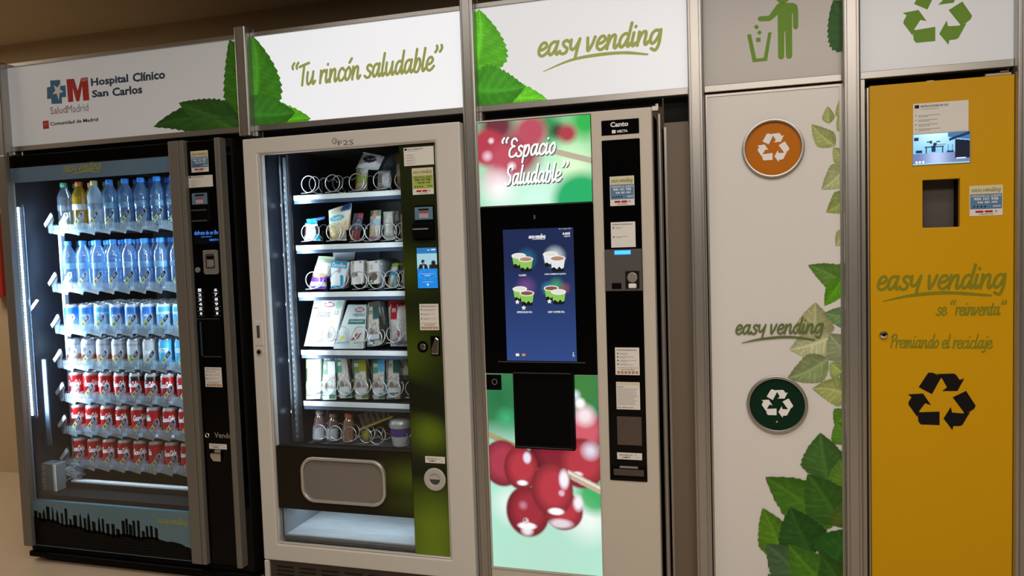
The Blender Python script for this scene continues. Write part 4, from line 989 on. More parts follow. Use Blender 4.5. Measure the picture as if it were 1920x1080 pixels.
# base grille
gb = B(FX0 + .02, FY + .012, .04, FX1 - .01, -.010, FZB - .004, 'base_grille', mat('grille_brown', (0.045, 0.030, 0.022), .5), sm)
B(FX0, FY, .02, FX0 + .02, -.008, FZB - .003, 'base_leg', SILVER, sm, .003)
for r_ in range(5):
    for i in range(8):
        xx = FX0 + .05 + .10 * i
        if xx + .075 < FX1: B(xx, FY + .0105, FZB - .030 - .016 * r_, xx + .075, FY + .012, FZB - .024 - .016 * r_, 'grille_slot', mat('hole_black', (0.002, 0.002, 0.002), 0.9), gb)
for fx in (FX0 + .06, FX1 - .06):
    for fy in (.05, .74): MB().lathe([(.022, 0), (.022, .012), (.010, .013), (.010, .04)], fx, fy, 0, 14).build('foot', BLACK, sm)
# glass, green panel, hatch panel
GX = PX(748.5, 275, -.045)[0]; GXB = PX(779, 1043, -.045)[0]; GX = (GX + GXB) / 2
WZ = PX(517, 836, -.045)[1]; HZ = PX(524, 952, -.045)[1]
B(IX0 + .007, -.044, WZ, GX, -.040, IZ1 - .005, 'glass', GLASS, sm)
B(IX0 + .007, -.044, IZ0 + .007, GX, -.040, HZ, 'lower_glass', GLASS, sm)
def gpan(u, v):
    c = np.tile(np.array((.010, .014, .006)), (len(u), 1))
    g = np.exp(-((v - .70) / .055) ** 2) * .30 * (1 - .5 * u) + np.exp(-((v - .50) / .075) ** 2) * .42 * np.clip(1.15 - u * .9, 0, 1) + np.exp(-(((v - .305) / .045) ** 2) - ((u - .55) / .55) ** 2) * 1.0
    g += np.clip((.20 - v) / .12, 0, 1) * 1.25 * (.72 + .28 * np.sin(3 * u)) + np.exp(-((v - .93) / .10) ** 2) * .06
    g -= np.exp(-(((v - .40 + .06 * u) / .035) ** 2)) * .3
    return c + np.clip(g, 0, 1.6)[:, None] * np.array((.115, .185, .006))
gp = MB(); gp.box(GX, -.0455, IZ0 + .007, IX1 - .006, -.010, IZ1 - .005); gp.build('control_panel', mat('panel_backing', (.02, .03, .01), .4), sm)
MB().grid(GX + .0005, IZ0 + .0075, IX1 - .0065, IZ1 - .0055, -.0460, 14, 120, gpan).build('green_print', vmat('panel_print', .3), sm)
def hpan(u, v):
    c = np.tile(np.array((.010, .008, .005)), (len(u), 1)); g = np.exp(-((u - 1.0) / .20) ** 2) * (np.exp(-((v - .62) / .22) ** 2) * .55 + np.exp(-((v - .20) / .16) ** 2) * .25)
    return c + g[:, None] * np.array((.12, .19, .006))
MB().box(IX0 + .007, -.0452, HZ, GX - .0005, -.010, WZ).build('hatch_panel', BLACK, sm)
MB().grid(IX0 + .0075, HZ + .0005, GX - .001, WZ - .0005, -.0458, 40, 14, hpan).build('hatch_print', vmat('panel_print', .3), sm)
x0, z1 = PX(565, 866, -.05)[0], PX(600, 857, -.05)[1]; x1, z0 = PX(724, 900, -.05)[0], PX(690, 948, -.05)[1]
m = MB(); m.frame(rr(x0, z0, x1, z1, .055, 8), rr(x0 + .011, z0 + .011, x1 - .011, z1 - .011, .046, 8), -.062, -.0459); m.build('hatch_ring', mat('hatch_silver', (0.55, 0.54, 0.52), .3, .6), sm, .004, 3, smooth='auto')
MB().prism(rr(x0 + .0105, z0 + .0105, x1 - .0105, z1 - .0105, .046, 8), -.050, -.046).build('hatch_flap', mat('flap_grey', (0.20, 0.185, 0.165), .45, .1), sm)
# lower lit tray behind its glass
TR = mat('tray_grey', (0.24, 0.28, 0.31), .5); x0, x1 = IX0 + .01, GX + .02
m = MB(); m.box(x0 + .03, .26, FZB + .035, x1, .265, HZ + .02); m.build('tray_back', TR, sm)
m = MB(); m.prism([(x0 + .006, FZB + .03), (x0 + .006, HZ), (x0 + .009, HZ), (x0 + .009, FZB + .03)], -.03, .26); m.build('tray_side', TR, sm)
B(x0 + .009, -.02, IZ0 + .022, x1, .26, IZ0 + .028, 'tray_floor', mat('tray_floor', (0.50, 0.56, 0.60), .5, 0, .25, 30, stretch=(.4, 2.5, 1)), sm)
B(x0 + .005, -.036, IZ0 + .008, GX, -.022, IZ0 + .022, 'tray_lip', DARKGREY, sm, .002)
area_light('tray_light', ((x0 + GX) / 2, .10, HZ + .01), .55, .03, 0.42, (.80, .90, 1.0))
# badge, handle, lock on the door frame
m = MB(); xb_, zb_ = PX(663, 266, FY); xa_, za_ = PX(634, 269, FY); yy = FY - .0006
text(m, 'F2S', xa_, za_ - .008, xb_, zb_ + .008, yy, -.004)
xc, zc = PX(628.5, 264.5, FY); m.ring(xc - .002, zc, .0088, .0108, yy, yy + .0003, 20); text(m, '2', xc - .004, zc - .005, xc + .004, zc + .005, yy, 0)
m.build('maker_lettering', ink('badge_grey', (.10, .10, .10)), sm)
x0, z0, x1, z1 = RC((475.5, 601.5), (495, 648), FY); hs = B(x0, FY - .003, z0, x1, FY + .002, z1, 'handle_plate', SILVER, sm, .002); B(x0 + .014, FY - .0036, z0 + .03, x1 - .014, FY - .0028, z1 - .018, 'handle_recess', DARKGREY, hs)
xk, zk = PX(487.5, 660, FY); MB().disc(xk, zk, .012, FY - .008, FY, 20).build('lock', STEEL, sm, .003, 2); MB().disc(xk - .001, zk, .006, FY - .0086, FY - .008, 12).build('lock_core', BLACK, sm)
# control panel fittings
YG = -.0466
instruction_sticker(sm, (756.5, 277.5), (814, 308), YG, True, seed=21)
contact_sticker(sm, (772, 316), (813.5, 363.5), YG, True)
x0, z0, x1, z1 = RC((778.5, 389), (813, 411), YG); nr = B(x0 - .004, -.052, z0 - .075, x1 + .005, -.0455, z1 + .006, 'note_reader', BLACK, sm, .003)
MB().box(x0, -.0532, z0, x1, -.052, z1).build('reader_display', mat('reader_blue', (0.12, 0.22, 0.32), 0.2), nr)
cx = (x0 + x1) / 2; m = MB(); m.quad(cx - .020, z1 - .012, cx + .020, z1 - .006, -.0535); m.build('note_slot_picture', INKBLACK, nr)
m = MB(); m.quad(cx - .018, z0 + .006, cx + .018, z0 + .022, -.0534); m.build('note_picture', ink('pale_pink', (.45, .36, .36)), nr)
m = MB(); text(m, 'sí NO', cx - .014, z0 + .022, cx + .018, z0 + .033, -.0536, .03); m.build('reader_lettering', INKRED, nr)
B(x0 - .008, -.066, z0 - .068, x1 + .004, -.052, z0 - .012, 'reader_mouth', BLACK, nr, .004, 2); B(x0 - .004, -.0668, z0 - .036, x1 - .014, -.066, z0 - .031, 'mouth_lip', MIDGREY, nr)
x0, z0, x1, z1 = RC((780, 464), (822.5, 541), YG)
def scr(u, v):
    c = np.tile(np.array((.01, .20, .62)), (len(u), 1)); t = v > .48; c[t] = (.30, .52, .60); c[v > .86] = (.02, .16, .40)
    for (a, b, r) in ((.30, .66, .085), (.82, .62, .11)): c[t & ((u - a) ** 2 + ((v - b) * 1.7) ** 2 < r * r)] = (.012, .012, .018)
    c[t & (v < .60) & (np.abs(u - .30) < .26 - (v - .48) * .8)] = (.010, .011, .016); c[t & (v < .58) & (np.abs(u - .82) < .22)] = (.012, .010, .014)
    c[t & (v < .57) & (np.abs(u - .31) < .035)] = (.35, .45, .5); c[t & (v > .60) & (v < .66) & (np.abs(u - .345) < .03)] = (.25, .18, .13)
    d = ((u - .5) / .42) ** 2 + ((v - .33) / .115) ** 2; c[(d < 1.0) & (d > .93)] = (.10, .45, .80); return c
sc = MB().box(x0, -.0472, z0, x1, -.0462, z1).build('touch_screen', GLOSSBLACK, sm)
MB().grid(x0 + .002, z0 + .002, x1 - .002, z1 - .002, -.0475, 44, 80, scr).build('screen_picture', vmat('screen_print2', .2, 1.15), sc)
m = MB(); w = x1 - x0; h = z1 - z0; text(m, 'Pulse la pantalla para', x0 + .20 * w, z0 + .345 * h, x0 + .80 * w, z0 + .375 * h, -.0478); text(m, 'comenzar', x0 + .36 * w, z0 + .30 * h, x0 + .64 * w, z0 + .33 * h, -.0478)
m.build('screen_lettering', emat('screen_white', (.8, .9, 1), .9), sc); m = MB(); m.quad(x0 + .25 * w, z0 + .16 * h, x0 + .76 * w, z0 + .166 * h, -.0478); m.build('screen_rule', emat('screen_white', (.8, .9, 1), .9), sc); m = MB(); m.disc(x0 + .5 * w, z0 + .10 * h, .004, -.0479, -.0478, 10); m.build('screen_dot', emat('screen_white', (.8, .9, 1), .9), sc); m = MB(); m.quad(x0 + .52 * w, z0 + .92 * h, x0 + .66 * w, z0 + .935 * h, -.0478); m.quad(x0 + .72 * w, z0 + .92 * h, x0 + .92 * w, z0 + .95 * h, -.0478); m.build('screen_marks', emat('screen_white', (.8, .9, 1), .9), sc)
instruction_sticker(sm, (786, 570), (823.5, 619), YG, False, True, 3, seed=22)
x, z = PX(793, 650, YG); MB().ring(x, z, .012, .021, -.050, -.0455, 28).build('lock_ring', BLACK, sm, .002); MB().disc(x, z, .012, -.0515, -.0455, 20).build('lock_core', STEEL, sm, .002)
x0, z0, x1, z1 = RC((807, 630), (826, 667), YG); cs = B(x0, -.048, z0, x1, -.0455, z1, 'coin_slot_plate', BLACK, sm, .002)
m = MB(); m.prism([(x0 + .004, z0 + .006), (x1 - .004, z0 + .006), (x1 - .002, z0 + .060), (x1 - .014, z0 + .070), (x0 + .006, z0 + .030)], -.056, -.048); m.build('coin_chute', STEEL, cs, .003, 2)
change_label(sm, (797, 855), (834.5, 869.5), YG)
x, z = PX(816, 898.5, YG); MB().ring(x, z, .020, .043, -.054, -.0455, 44).build('change_cup_ring', WHITEP if 0 else mat('cup_grey', (.46, .45, .43), .35), sm, .004, 3, smooth='auto'); MB().disc(x, z, .0205, -.047, -.0455, 28).build('change_cup', DARKGREY, sm)
m = MB(); m.prism([(x + .0205 * math.cos(a), z + .0205 * math.sin(a)) for a in [math.pi * k / 14 for k in range(15)]], -.050, -.047); m.build('cup_flap', mat('cup_grey', (.46, .45, .43), .35), sm)

# ---- inside: left rack, light, shelves with spirals
for px in (523, 537):
    xq = (PX(px, 290, .02)[0] + PX(px + 28, 830, .02)[0]) / 2; B(xq - .004, .02, WZ + .005, xq + .004, .035, IZ1, 'rack_upright', mat('rack_steel', (.05, .055, .065), .3, .6), sm, .001)
xr = PX(537, 290, .06)[0] + .045
for i in range(5): pass
rk = B(-1.762, .10, WZ - .02, -1.742, .13, IZ1, 'rack_rail', mat('rack_rail', (.10, .12, .15), .35, .5), sm)
for i in range(44): B(-1.757, .097, .58 + .0245 * i, -1.747, .1005, .58 + .0245 * i + .010, 'rail_notch', MIDGREY, rk)
for z in (1.53, 1.33, 1.13, .90, .69):  # glowing discs painted in as reflections of the strip light on the left wall
    o = MB().lathe([(.0, -.004), (.010, -.003), (.010, 0), (0, 0)], 0, 0, 0, 12); xx = FX0 + .045; o.xform(lambda a, b, c: (xx + .012 - c, .10 + a, z + b)); o.build('led_reflection', emat('led_reflection', (.75, .88, 1.0), 3.0), sm)
B(IX0 - .030, -.006, WZ, IX0 - .026, .0, IZ1 - .02, 'led_strip', emat('led_white_snack', (0.80, 0.91, 1.0), 8.0), sm)
strip_light('snack_led_light', (IX0 - .012 + .02, .004, (WZ + IZ1) / 2 + .06), IZ1 - WZ - .20, .02, 4.6, (math.radians(90), 0, math.radians(-55)), (.78, .90, 1.0))
strip_light('snack_led_light_right', (GX + .02, .004, (WZ + IZ1) / 2 + .10), IZ1 - WZ - .25, .02, 3.0, (math.radians(90), 0, math.radians(50)), (.78, .90, 1.0))
FS = [1.568, 1.367, 1.176, .940, .729, .556]; FSY = .12; FSX0, FSX1 = -1.726, -1.19
RAILW = mat('price_rail_white', (.82, .86, .88), .35); SHELFM = mat('shelf_blue_steel', (.10, .15, .24), .3, .4)
def shelf_px(px, py): return PX(px, py, FSY)
SP = [[(574, 345), (619, 343), (664, 341), (710, 338), (751, 337)], [(574, 436), (621, 435), (665, 436), (694, 435), (726, 434), (751, 434)], [(582, 526), (629, 525), (670, 526), (701, 526), (731, 524), (756, 524)],
      [(585, 628), (612, 626), (640, 628), (672, 628), (699, 634), (734, 628)], [(582, 727), (610, 727), (641, 728), (673, 728), (707, 729), (734, 731), (770, 731)], [(596, 812), (625, 814), (652, 816), (681, 819), (701, 822), (748, 821)]]
spm = {}
def spiral(parent, x, z, r, turns, start, seed):
    k = (round(r, 3), turns, start)
    if k not in spm:
        P = []; n = int(turns * 18)
        for i in range(n + 1): a = start + 2 * math.pi * i / 18; P.append((r * math.cos(a), .012 * i / 18 if i < 18 else .012 + .075 * (i - 18) / 18, r * math.sin(a)))
        P = [(P[0][0] - r * .9, P[0][1] - .002, P[0][2] - r * .06)] + P if abs(math.sin(start) + 1) < .01 else P
        spm[k] = MB().tube(P, .0020, 5).build('spiral', WIRE, smooth=True, mesh_only=True)
    return place('spiral', spm[k], parent, (x - sm.location.x, FSY + .012 - sm.location.y, z - sm.location.z))
SR = [.034, .034, .034, .032, .032, .030]
for r_, z in enumerate(FS):
    sh = B(FSX0, FSY + .006, z - .012, FSX1, .62, z - .006, 'shelf', SHELFM, sm)
    if r_ < 5: B(FSX0, FSY, z - .020, FSX1, FSY + .006, z, 'price_rail', RAILW, sh, .001); B(FSX0, FSY + .004, z - .034, FSX1, FSY + .010, z - .020, 'under_rail', SHELFM, sh)
    else: B(FSX0, FSY, z - .024, FSX1, FSY + .006, z - .002, 'front_rail', BLACK, sh)
    for k, (px, py) in enumerate(SP[r_]):
        x, zz = shelf_px(px, py); rr_ = SR[r_]
        spiral(sh, x, max(zz, z + rr_ - .004), rr_, 4 if r_ < 2 else 3, -math.pi / 2, k)
    xs = [shelf_px(*p)[0] for p in SP[r_]]
    for a, b in zip(xs[:-1], xs[1:]): B((a + b) / 2 - .0015, FSY + (.03 if r_ < 3 else .11), z - .006, (a + b) / 2 + .0015, .58, z + .055, 'divider', BLACK, sh)
# ---- snack packs: each one is built with its own shape and print
def blocks(base, items, seed=0, speck=0.0):
    rg = np.random.RandomState(seed)
    def fn(u, v):
        c = np.tile(np.array(base, float), (len(u), 1))
        for it in items:
            if it[0] == 'r': _, a, b, e, g, col = it; k = (u >= a) & (u <= b) & (v >= e) & (v <= g)
            elif it[0] == 'e': _, a, b, ra, rb, col = it; k = ((u - a) / ra) ** 2 + ((v - b) / rb) ** 2 < 1
            elif it[0] == 'd': _, s, o, w, e, g, col = it; k = (np.abs(u - (o + s * v)) < w) & (v >= e) & (v <= g)
            elif it[0] == 'n': _, a, b, e, g, col, p = it; k = (u >= a) & (u <= b) & (v >= e) & (v <= g) & (rg.rand(len(u)) < p)
            c[k] = col
        if speck: c *= (1 + speck * (rg.rand(len(u), 1) - .5))
        return c
    return fn
def pack(name, label, cat, quad, y, fn, kind='bag', depth=.03, nx=16, nz=22, lean=.0, seed=0, words=(), group=None, shine=None):
    """quad: pixel corners tl, tr, br, bl of the front face at depth y"""
    P = [Vector((a, y, b)) for a, b in (PX(*q, y) for q in quad)]; tl, tr, br, bl = P
    base = (bl + br) / 2; t = thing(name, label, cat, (base.x, y + depth / 2, min(bl.z, br.z)), group)
    rg = random.Random(seed); m = MB()
    def front(u, v):
        p = (bl * (1 - u) + br * u) * (1 - v) + (tl * (1 - u) + tr * u) * v
        return p
    def bulge(u, v):
        if kind == 'bag': return depth / 2 * (max(0, math.sin(math.pi * u)) ** .5) * (max(0, math.sin(math.pi * min(1, max(0, (v - .06) / .88)))) ** .5) * (1 + .10 * math.sin(9 * u + seed) * math.sin(7 * v + seed))
        return 0
    U, V = np.meshgrid(np.linspace(0, 1, nx + 1), np.linspace(0, 1, nz + 1)); u_, v_ = U.ravel(), V.ravel(); c = np.clip(fn(u_, v_), 0, 1)
    def sheet(sgn):
        vs = []
        for u, v in zip(u_, v_):
            p = front(u, v); dy = lean * v
            if kind == 'bag': cr = .0015 * math.sin(u * 50) if (v < .04 or v > .96) else 0; q = (p.x, y + depth / 2 + dy - sgn * bulge(u, v) + cr, p.z)
            else: q = (p.x, y + dy, p.z)
            vs.append(q)
        return vs
    F = [(j * (nx + 1) + i, j * (nx + 1) + i + 1, (j + 1) * (nx + 1) + i + 1, (j + 1) * (nx + 1) + i) for j in range(nz) for i in range(nx)]
    m.add(sheet(1), F, c.tolist())
    if kind == 'bag': m.add(sheet(-1), [f[::-1] for f in F], c.tolist())
    m.build('wrapper' if kind == 'bag' else 'front_card', shine or VGLOSS, t, smooth=(kind == 'bag'))
    if kind == 'card':
        k = MB(); v = [bl, br, tr, tl]; k.add([(p.x, y + .0006 + (lean if i > 1 else 0), p.z) for i, p in enumerate(v)] + [(p.x, y + depth + (lean if i > 1 else 0), p.z) for i, p in enumerate(v)], [(0, 1, 2, 3), (7, 6, 5, 4), (0, 4, 5, 1), (1, 5, 6, 2), (2, 6, 7, 3), (3, 7, 4, 0)])
        k.build('blister', mat('pack_white', (.72, .74, .74), .35), t, .002)
    if kind == 'wedge':
        k = MB(); a = bl.lerp(br, .0); w = (br.x - bl.x)
        pts = [(bl.x, bl.z), (br.x, br.z), (tr.x, tr.z), (tl.x, tl.z)]
        v = [(x, y + .0008 + (lean if i > 1 else 0), z) for i, (x, z) in enumerate(pts)] + [(x + .010, y + (.012 if i > 1 else depth), z) for i, (x, z) in enumerate(pts)]
        k.add(v, [(0, 1, 2, 3), (7, 6, 5, 4), (0, 4, 5, 1), (1, 5, 6, 2), (2, 6, 7, 3), (3, 7, 4, 0)]); k.build('wedge_box', plasticmat('sandwich_plastic', (.6, .62, .6), (.22, .20, .16), .7, .3), t)
    for (w, u0, v0, u1, v1, col, bold) in words:
        k = MB(); vv, ff, sz = (None, None, None) if w[0] == '~' else text_geo(w, bold)
        if w[0] == '~': script(k, w[1:], u0, v0, u1, (v1 - v0), 0, .24, .14); pts = [(p[0], p[2]) for p in k.v]; ff = k.f
        else: pts = [(u0 + (u1 - u0) * a, v0 + (v1 - v0) * b) for a, b in vv]
        k = MB(); L = []
        for a, b in pts: p = front(a, b); L.append((p.x, y + lean * b + (depth / 2 - bulge(a, b) if kind == 'bag' else 0) - .0010, p.z))
        k.add(L, ff); k.build('pack_lettering', col, t)
    return t
GP = 'snack packs in the spiral machine'
Wt, Cr, Dk = (.78, .79, .78), (.62, .54, .36), (.02, .02, .03)
SY = FSY + .035
def pk(name, label, quad, fn, **k):
    k.setdefault('group', GP); return pack(name, label, k.pop('cat', 'snack'), quad, k.pop('y', SY), fn, **k)
# row 1
pk('snack_bag', 'white bag with black badge flopped over on the top snack shelf', [(676, 284), (716, 292), (704, 318), (661, 316)], blocks(Wt, [('e', .52, .66, .30, .22, Dk), ('n', .35, .70, .58, .74, (.5, .5, .5), .4), ('n', .12, .60, .34, .42, (.15, .16, .2), .6), ('r', .86, 1, .5, 1, (.45, .36, .4))], 1, .10), depth=.05, seed=1, y=SY - .005)
pk('snack_pack', 'tan and green pack standing under the flopped white bag on top shelf', [(665, 312), (687, 312), (686, 357), (663, 357)], blocks((.45, .40, .30), [('r', .0, .5, .2, .8, (.42, .26, .08)), ('r', .15, 1, .35, .6, (.26, .36, .06)), ('r', .2, .7, .05, .3, (.62, .48, .28)), ('r', .4, 1, .75, 1, (.7, .72, .72))], 2, .2), depth=.028, seed=2)
pk('snack_bag', 'dull blue grey bag leaning back at right of the top snack shelf', [(716, 296), (744, 284), (740, 318), (710, 320)], blocks((.16, .22, .30), [('d', .4, .2, .05, 0, 1, (.30, .38, .46)), ('n', .2, .8, .2, .5, (.35, .42, .45), .3)], 3, .3), depth=.03, seed=3, y=SY + .06)
pk('snack_pack', 'small silver grey pack inside the fourth spiral of top shelf', [(706, 320), (729, 319), (731, 353), (704, 352)], blocks((.42, .43, .44), [('r', .45, .9, .1, .9, (.72, .74, .78)), ('r', .15, .45, .3, .75, (.26, .22, .20)), ('r', .5, .8, .05, .45, (.82, .84, .86))], 4, .2), depth=.028, seed=4)
pk('snack_bag', 'brown and white bag cut by the green panel on top shelf', [(740, 291), (757, 286), (757, 352), (741, 353)], blocks((.62, .56, .48), [('r', 0, 1, .72, 1, (.34, .13, .06)), ('r', 0, 1, .0, .35, (.42, .33, .20)), ('n', .1, .9, .4, .7, (.3, .26, .2), .3)], 5, .2), depth=.03, seed=5)
# row 2
pk('snack_bag', 'white and cyan bag slumped in first spiral of second snack shelf', [(568, 418), (590, 414), (597, 451), (566, 452)], blocks(Wt, [('r', .0, 1, .82, 1, (.02, .34, .42)), ('r', .70, 1, 0, .35, (.02, .36, .46)), ('r', 0, .22, .3, .8, (.10, .04, .06)), ('r', .45, .8, .25, .7, (.55, .66, .66)), ('n', .4, .8, .2, .7, (.1, .1, .1), .08), ('r', .82, 1, .35, .75, (.02, .02, .05))], 6, .1), depth=.035, seed=6)
pk('bag_flap', 'cyan plastic flap sticking out above the first bag of second shelf', [(573, 411), (608, 406), (607, 411), (575, 420)], blocks((.02, .34, .46), [('r', .55, 1, 0, 1, (.03, .10, .34)), ('r', 0, .2, .4, 1, (.10, .5, .6))], 7), depth=.010, seed=7, nz=6, y=SY + .02, cat='wrapper')
pk('biscuit_bag', 'large cream biscuit bag with turquoise label on second snack shelf', [(610, 394), (654, 379), (649, 451), (613, 451)], blocks((.66, .58, .40), [('d', 1.2, -.45, .60, .48, .86, (.72, .68, .58)), ('r', .62, .98, .82, 1.0, (.02, .10, .30)), ('e', .45, .66, .36, .085, (.01, .42, .50)), ('e', .28, .25, .24, .20, (.60, .44, .20)), ('e', .30, .26, .15, .12, (.74, .62, .38)), ('n', .0, .95, .02, .5, (.50, .36, .16), .25), ('r', .72, 1, .0, .14, (.78, .76, .70)), ('r', 0, .5, .88, .96, (.74, .72, .70))], 8, .12), depth=.05, seed=8, nx=22, nz=30, words=[('~Snatts', .20, .625, .70, .675, INKWHITE, 0)])
pk('sausage_pack', 'dark pack with red sausage in third spiral of second snack shelf', [(661, 400), (679, 399), (671, 450), (653, 450)], blocks((.06, .07, .11), [('r', 0, 1, 0, .36, (.26, .06, .05)), ('d', .3, .2, .08, .0, .34, (.55, .40, .36)), ('d', .3, .55, .05, .0, .34, (.44, .18, .15)), ('r', .5, 1, .84, 1, (.34, .05, .06)), ('n', .2, .9, .4, .75, (.4, .42, .46), .18)], 9, .2), depth=.025, seed=9)
pk('snack_pack', 'small pack with green and pink top in fourth spiral of second shelf', [(692, 395), (712, 393), (710, 450), (689, 450)], blocks((.66, .62, .52), [('r', 0, .26, .78, 1, (.03, .18, .07)), ('r', .26, .68, .72, 1, (.60, .28, .24)), ('r', .68, 1, .80, 1, (.12, .30, .18)), ('r', 0, 1, .50, .72, (.34, .50, .58)), ('e', .4, .28, .3, .16, (.62, .50, .30)), ('r', 0, 1, 0, .10, (.44, .22, .34)), ('n', 0, 1, .1, .5, (.75, .7, .62), .3)], 10, .15), depth=.025, seed=10)
pk('snack_pack', 'pale grey foil pack in fifth spiral of second snack shelf', [(716, 397), (733, 396), (737, 449), (715, 449)], blocks((.60, .60, .57), [('d', .25, .4, .10, .1, .95, (.80, .80, .78)), ('r', .0, .35, .30, .55, (.30, .31, .32)), ('r', 0, .2, .55, .95, (.40, .38, .36)), ('n', .2, .9, .05, .9, (.45, .46, .46), .2)], 11, .15), depth=.026, seed=11)
pk('snack_pack', 'white foil pack folded behind the fifth spiral of second shelf', [(732, 396), (745, 395), (746, 412), (735, 420)], blocks((.62, .62, .62), [('d', .4, .3, .12, 0, 1, (.30, .28, .30))], 12, .2), depth=.02, seed=12, nz=10, y=SY + .05)
pk('snack_pack', 'brown kraft pack beside the green panel on second snack shelf', [(749, 402), (762, 400), (762, 448), (748, 449)], blocks((.46, .36, .22), [('r', 0, 1, .8, 1, (.62, .52, .34)), ('d', .2, .3, .12, 0, .8, (.68, .62, .52)), ('n', 0, 1, 0, .8, (.24, .16, .1), .2)], 13, .2), depth=.026, seed=13)
# row 3
pk('snack_bag', 'purple and cream snack bag at left of third snack shelf', [(592, 480), (624, 482), (606, 543), (573, 543)], blocks((.74, .74, .70), [('r', 0, 1, .80, 1, (.56, .62, .46)), ('d', -.5, 1.2, .3, .82, .9, (.36, .44, .30)), ('r', 0, 1, .0, .10, (.16, .04, .34)), ('r', 0, 1, .10, .22, (.74, .70, .76)), ('r', 0, 1, .22, .42, (.20, .06, .40)), ('e', .5, .44, .42, .07, (.50, .36, .22)), ('n', .3, .9, .55, .7, (.4, .3, .3), .1)], 14, .08), depth=.045, seed=14, nx=20, nz=28)
pk('rice_cake_carton', 'blue and white carton lettered ChocoRice on third snack shelf', [(621, 489), (652, 492), (642, 542), (620, 542)], blocks((.66, .76, .80), [('r', 0, 1, .76, 1, (.02, .28, .46)), ('e', .55, .68, .14, .09, (.38, .34, .36)), ('e', .45, .36, .30, .22, (.80, .80, .80)), ('r', 0, 1, .0, .12, (.02, .26, .44)), ('d', -.4, .95, .12, .1, .5, (.02, .30, .46)), ('d', .5, .0, .06, .1, .7, (.80, .84, .86))], 15, .05), kind='card', depth=.05, seed=15, nx=24, nz=28, words=[('ChocoRice', .08, .80, .92, .95, INKWHITE, .01)], group=GP)
pk('paper_sheet', 'white sheet standing behind the blue carton on third shelf', [(624, 471), (666, 471), (664, 487), (626, 494)], blocks((.70, .74, .78), [('r', .0, .32, 0, 1, (.80, .82, .84))], 16), kind='card', depth=.003, nx=6, nz=4, y=SY + .09, cat='paper')
pk('paper_sheet', 'dim grey sheet at the back of the third snack shelf', [(668, 470), (711, 468), (710, 486), (667, 488)], blocks((.20, .24, .32), [], 17), kind='card', depth=.003, nx=4, nz=4, y=SY + .16, cat='paper')
pk('cake_pack', 'white cake box in third spiral of third snack shelf', [(655, 490), (677, 488), (679, 532), (658, 534)], blocks((.80, .80, .78), [('r', .05, .3, .3, .9, (.50, .48, .46)), ('e', .3, .4, .3, .12, (.22, .18, .16)), ('r', .35, .9, .05, .35, (.74, .72, .68)), ('e', .2, .93, .10, .05, (.3, .3, .3)), ('e', .8, .93, .10, .05, (.3, .3, .3))], 18, .06), kind='card', depth=.045, seed=18, lean=.012)
pk('cake_pack', 'white box of dark round biscuits in fourth spiral of third shelf', [(685, 490), (707, 488), (710, 532), (689, 533)], blocks((.80, .79, .77), [('r', 0, .16, .3, .95, (.40, .34, .22)), ('e', .5, .33, .40, .20, (.16, .12, .10)), ('r', .25, .55, .6, .86, (.56, .56, .60)), ('r', 0, .6, .02, .10, (.28, .34, .10)), ('e', .8, .93, .10, .05, (.3, .3, .3))], 19, .06), kind='card', depth=.045, seed=19, lean=.012)
for k_ in range(4):
    x, z = PX(713 + 8.5 * k_, 497, SY + .05 + .03 * k_)
    m = MB(); m.lathe([(.026, 0), (.025, .012), (.018, .022), (.008, .027), (0, .028)], 0, 0, 0, 16, cap=False)
    t = thing('clear_tub', f'clear domed tub behind white biscuit box, {ORD[k_]} of the row on third shelf', 'tub', (x, SY + .05 + .03 * k_, FS[2]), 'clear domed tubs on the third snack shelf')
    mm = MB(); mm.lathe([(.018, 0), (.023, .045), (.026, z - FS[2])], x, SY + .05 + .03 * k_, FS[2], 16); mm.build('tub_base', CLEAR, t); m.xform(lambda a, b, c: (x + a, SY + .05 + .03 * k_ + b, z + c)); m.build('tub_lid', CLEAR, t, smooth=True)
pk('candy_bag', 'candy bag with lime top and striped sweets on third snack shelf', [(733, 494), (744, 493), (741, 541), (721, 541)], blocks((.44, .56, .50), [('r', 0, 1, .86, 1, (.30, .44, .04)), ('r', 0, 1, .52, .70, (.04, .30, .46)), ('r', 0, 1, .70, .86, (.60, .66, .66)), ('d', .5, .1, .07, 0, .5, (.50, .12, .08)), ('d', .5, .35, .06, 0, .5, (.66, .62, .50)), ('d', .5, -.15, .07, 0, .5, (.60, .40, .10)), ('d', .5, .6, .07, 0, .5, (.14, .40, .44))], 20, .1), depth=.03, seed=20)
pk('bag_flap', 'lime green flap behind the candy bag on third snack shelf', [(738, 493), (755, 493), (754, 498), (738, 499)], blocks((.30, .46, .05), [], 21), depth=.008, nz=4, y=SY + .03, cat='wrapper')
pk('snack_pack', 'pale pink pack beside the green panel on third snack shelf', [(755, 489), (768, 488), (768, 540), (750, 541)], blocks((.68, .58, .52), [('r', 0, 1, .7, 1, (.60, .50, .40)), ('d', .3, .2, .05, 0, .7, (.50, .34, .30)), ('n', 0, 1, 0, .6, (.76, .7, .66), .3)], 22, .1), depth=.028, seed=22)
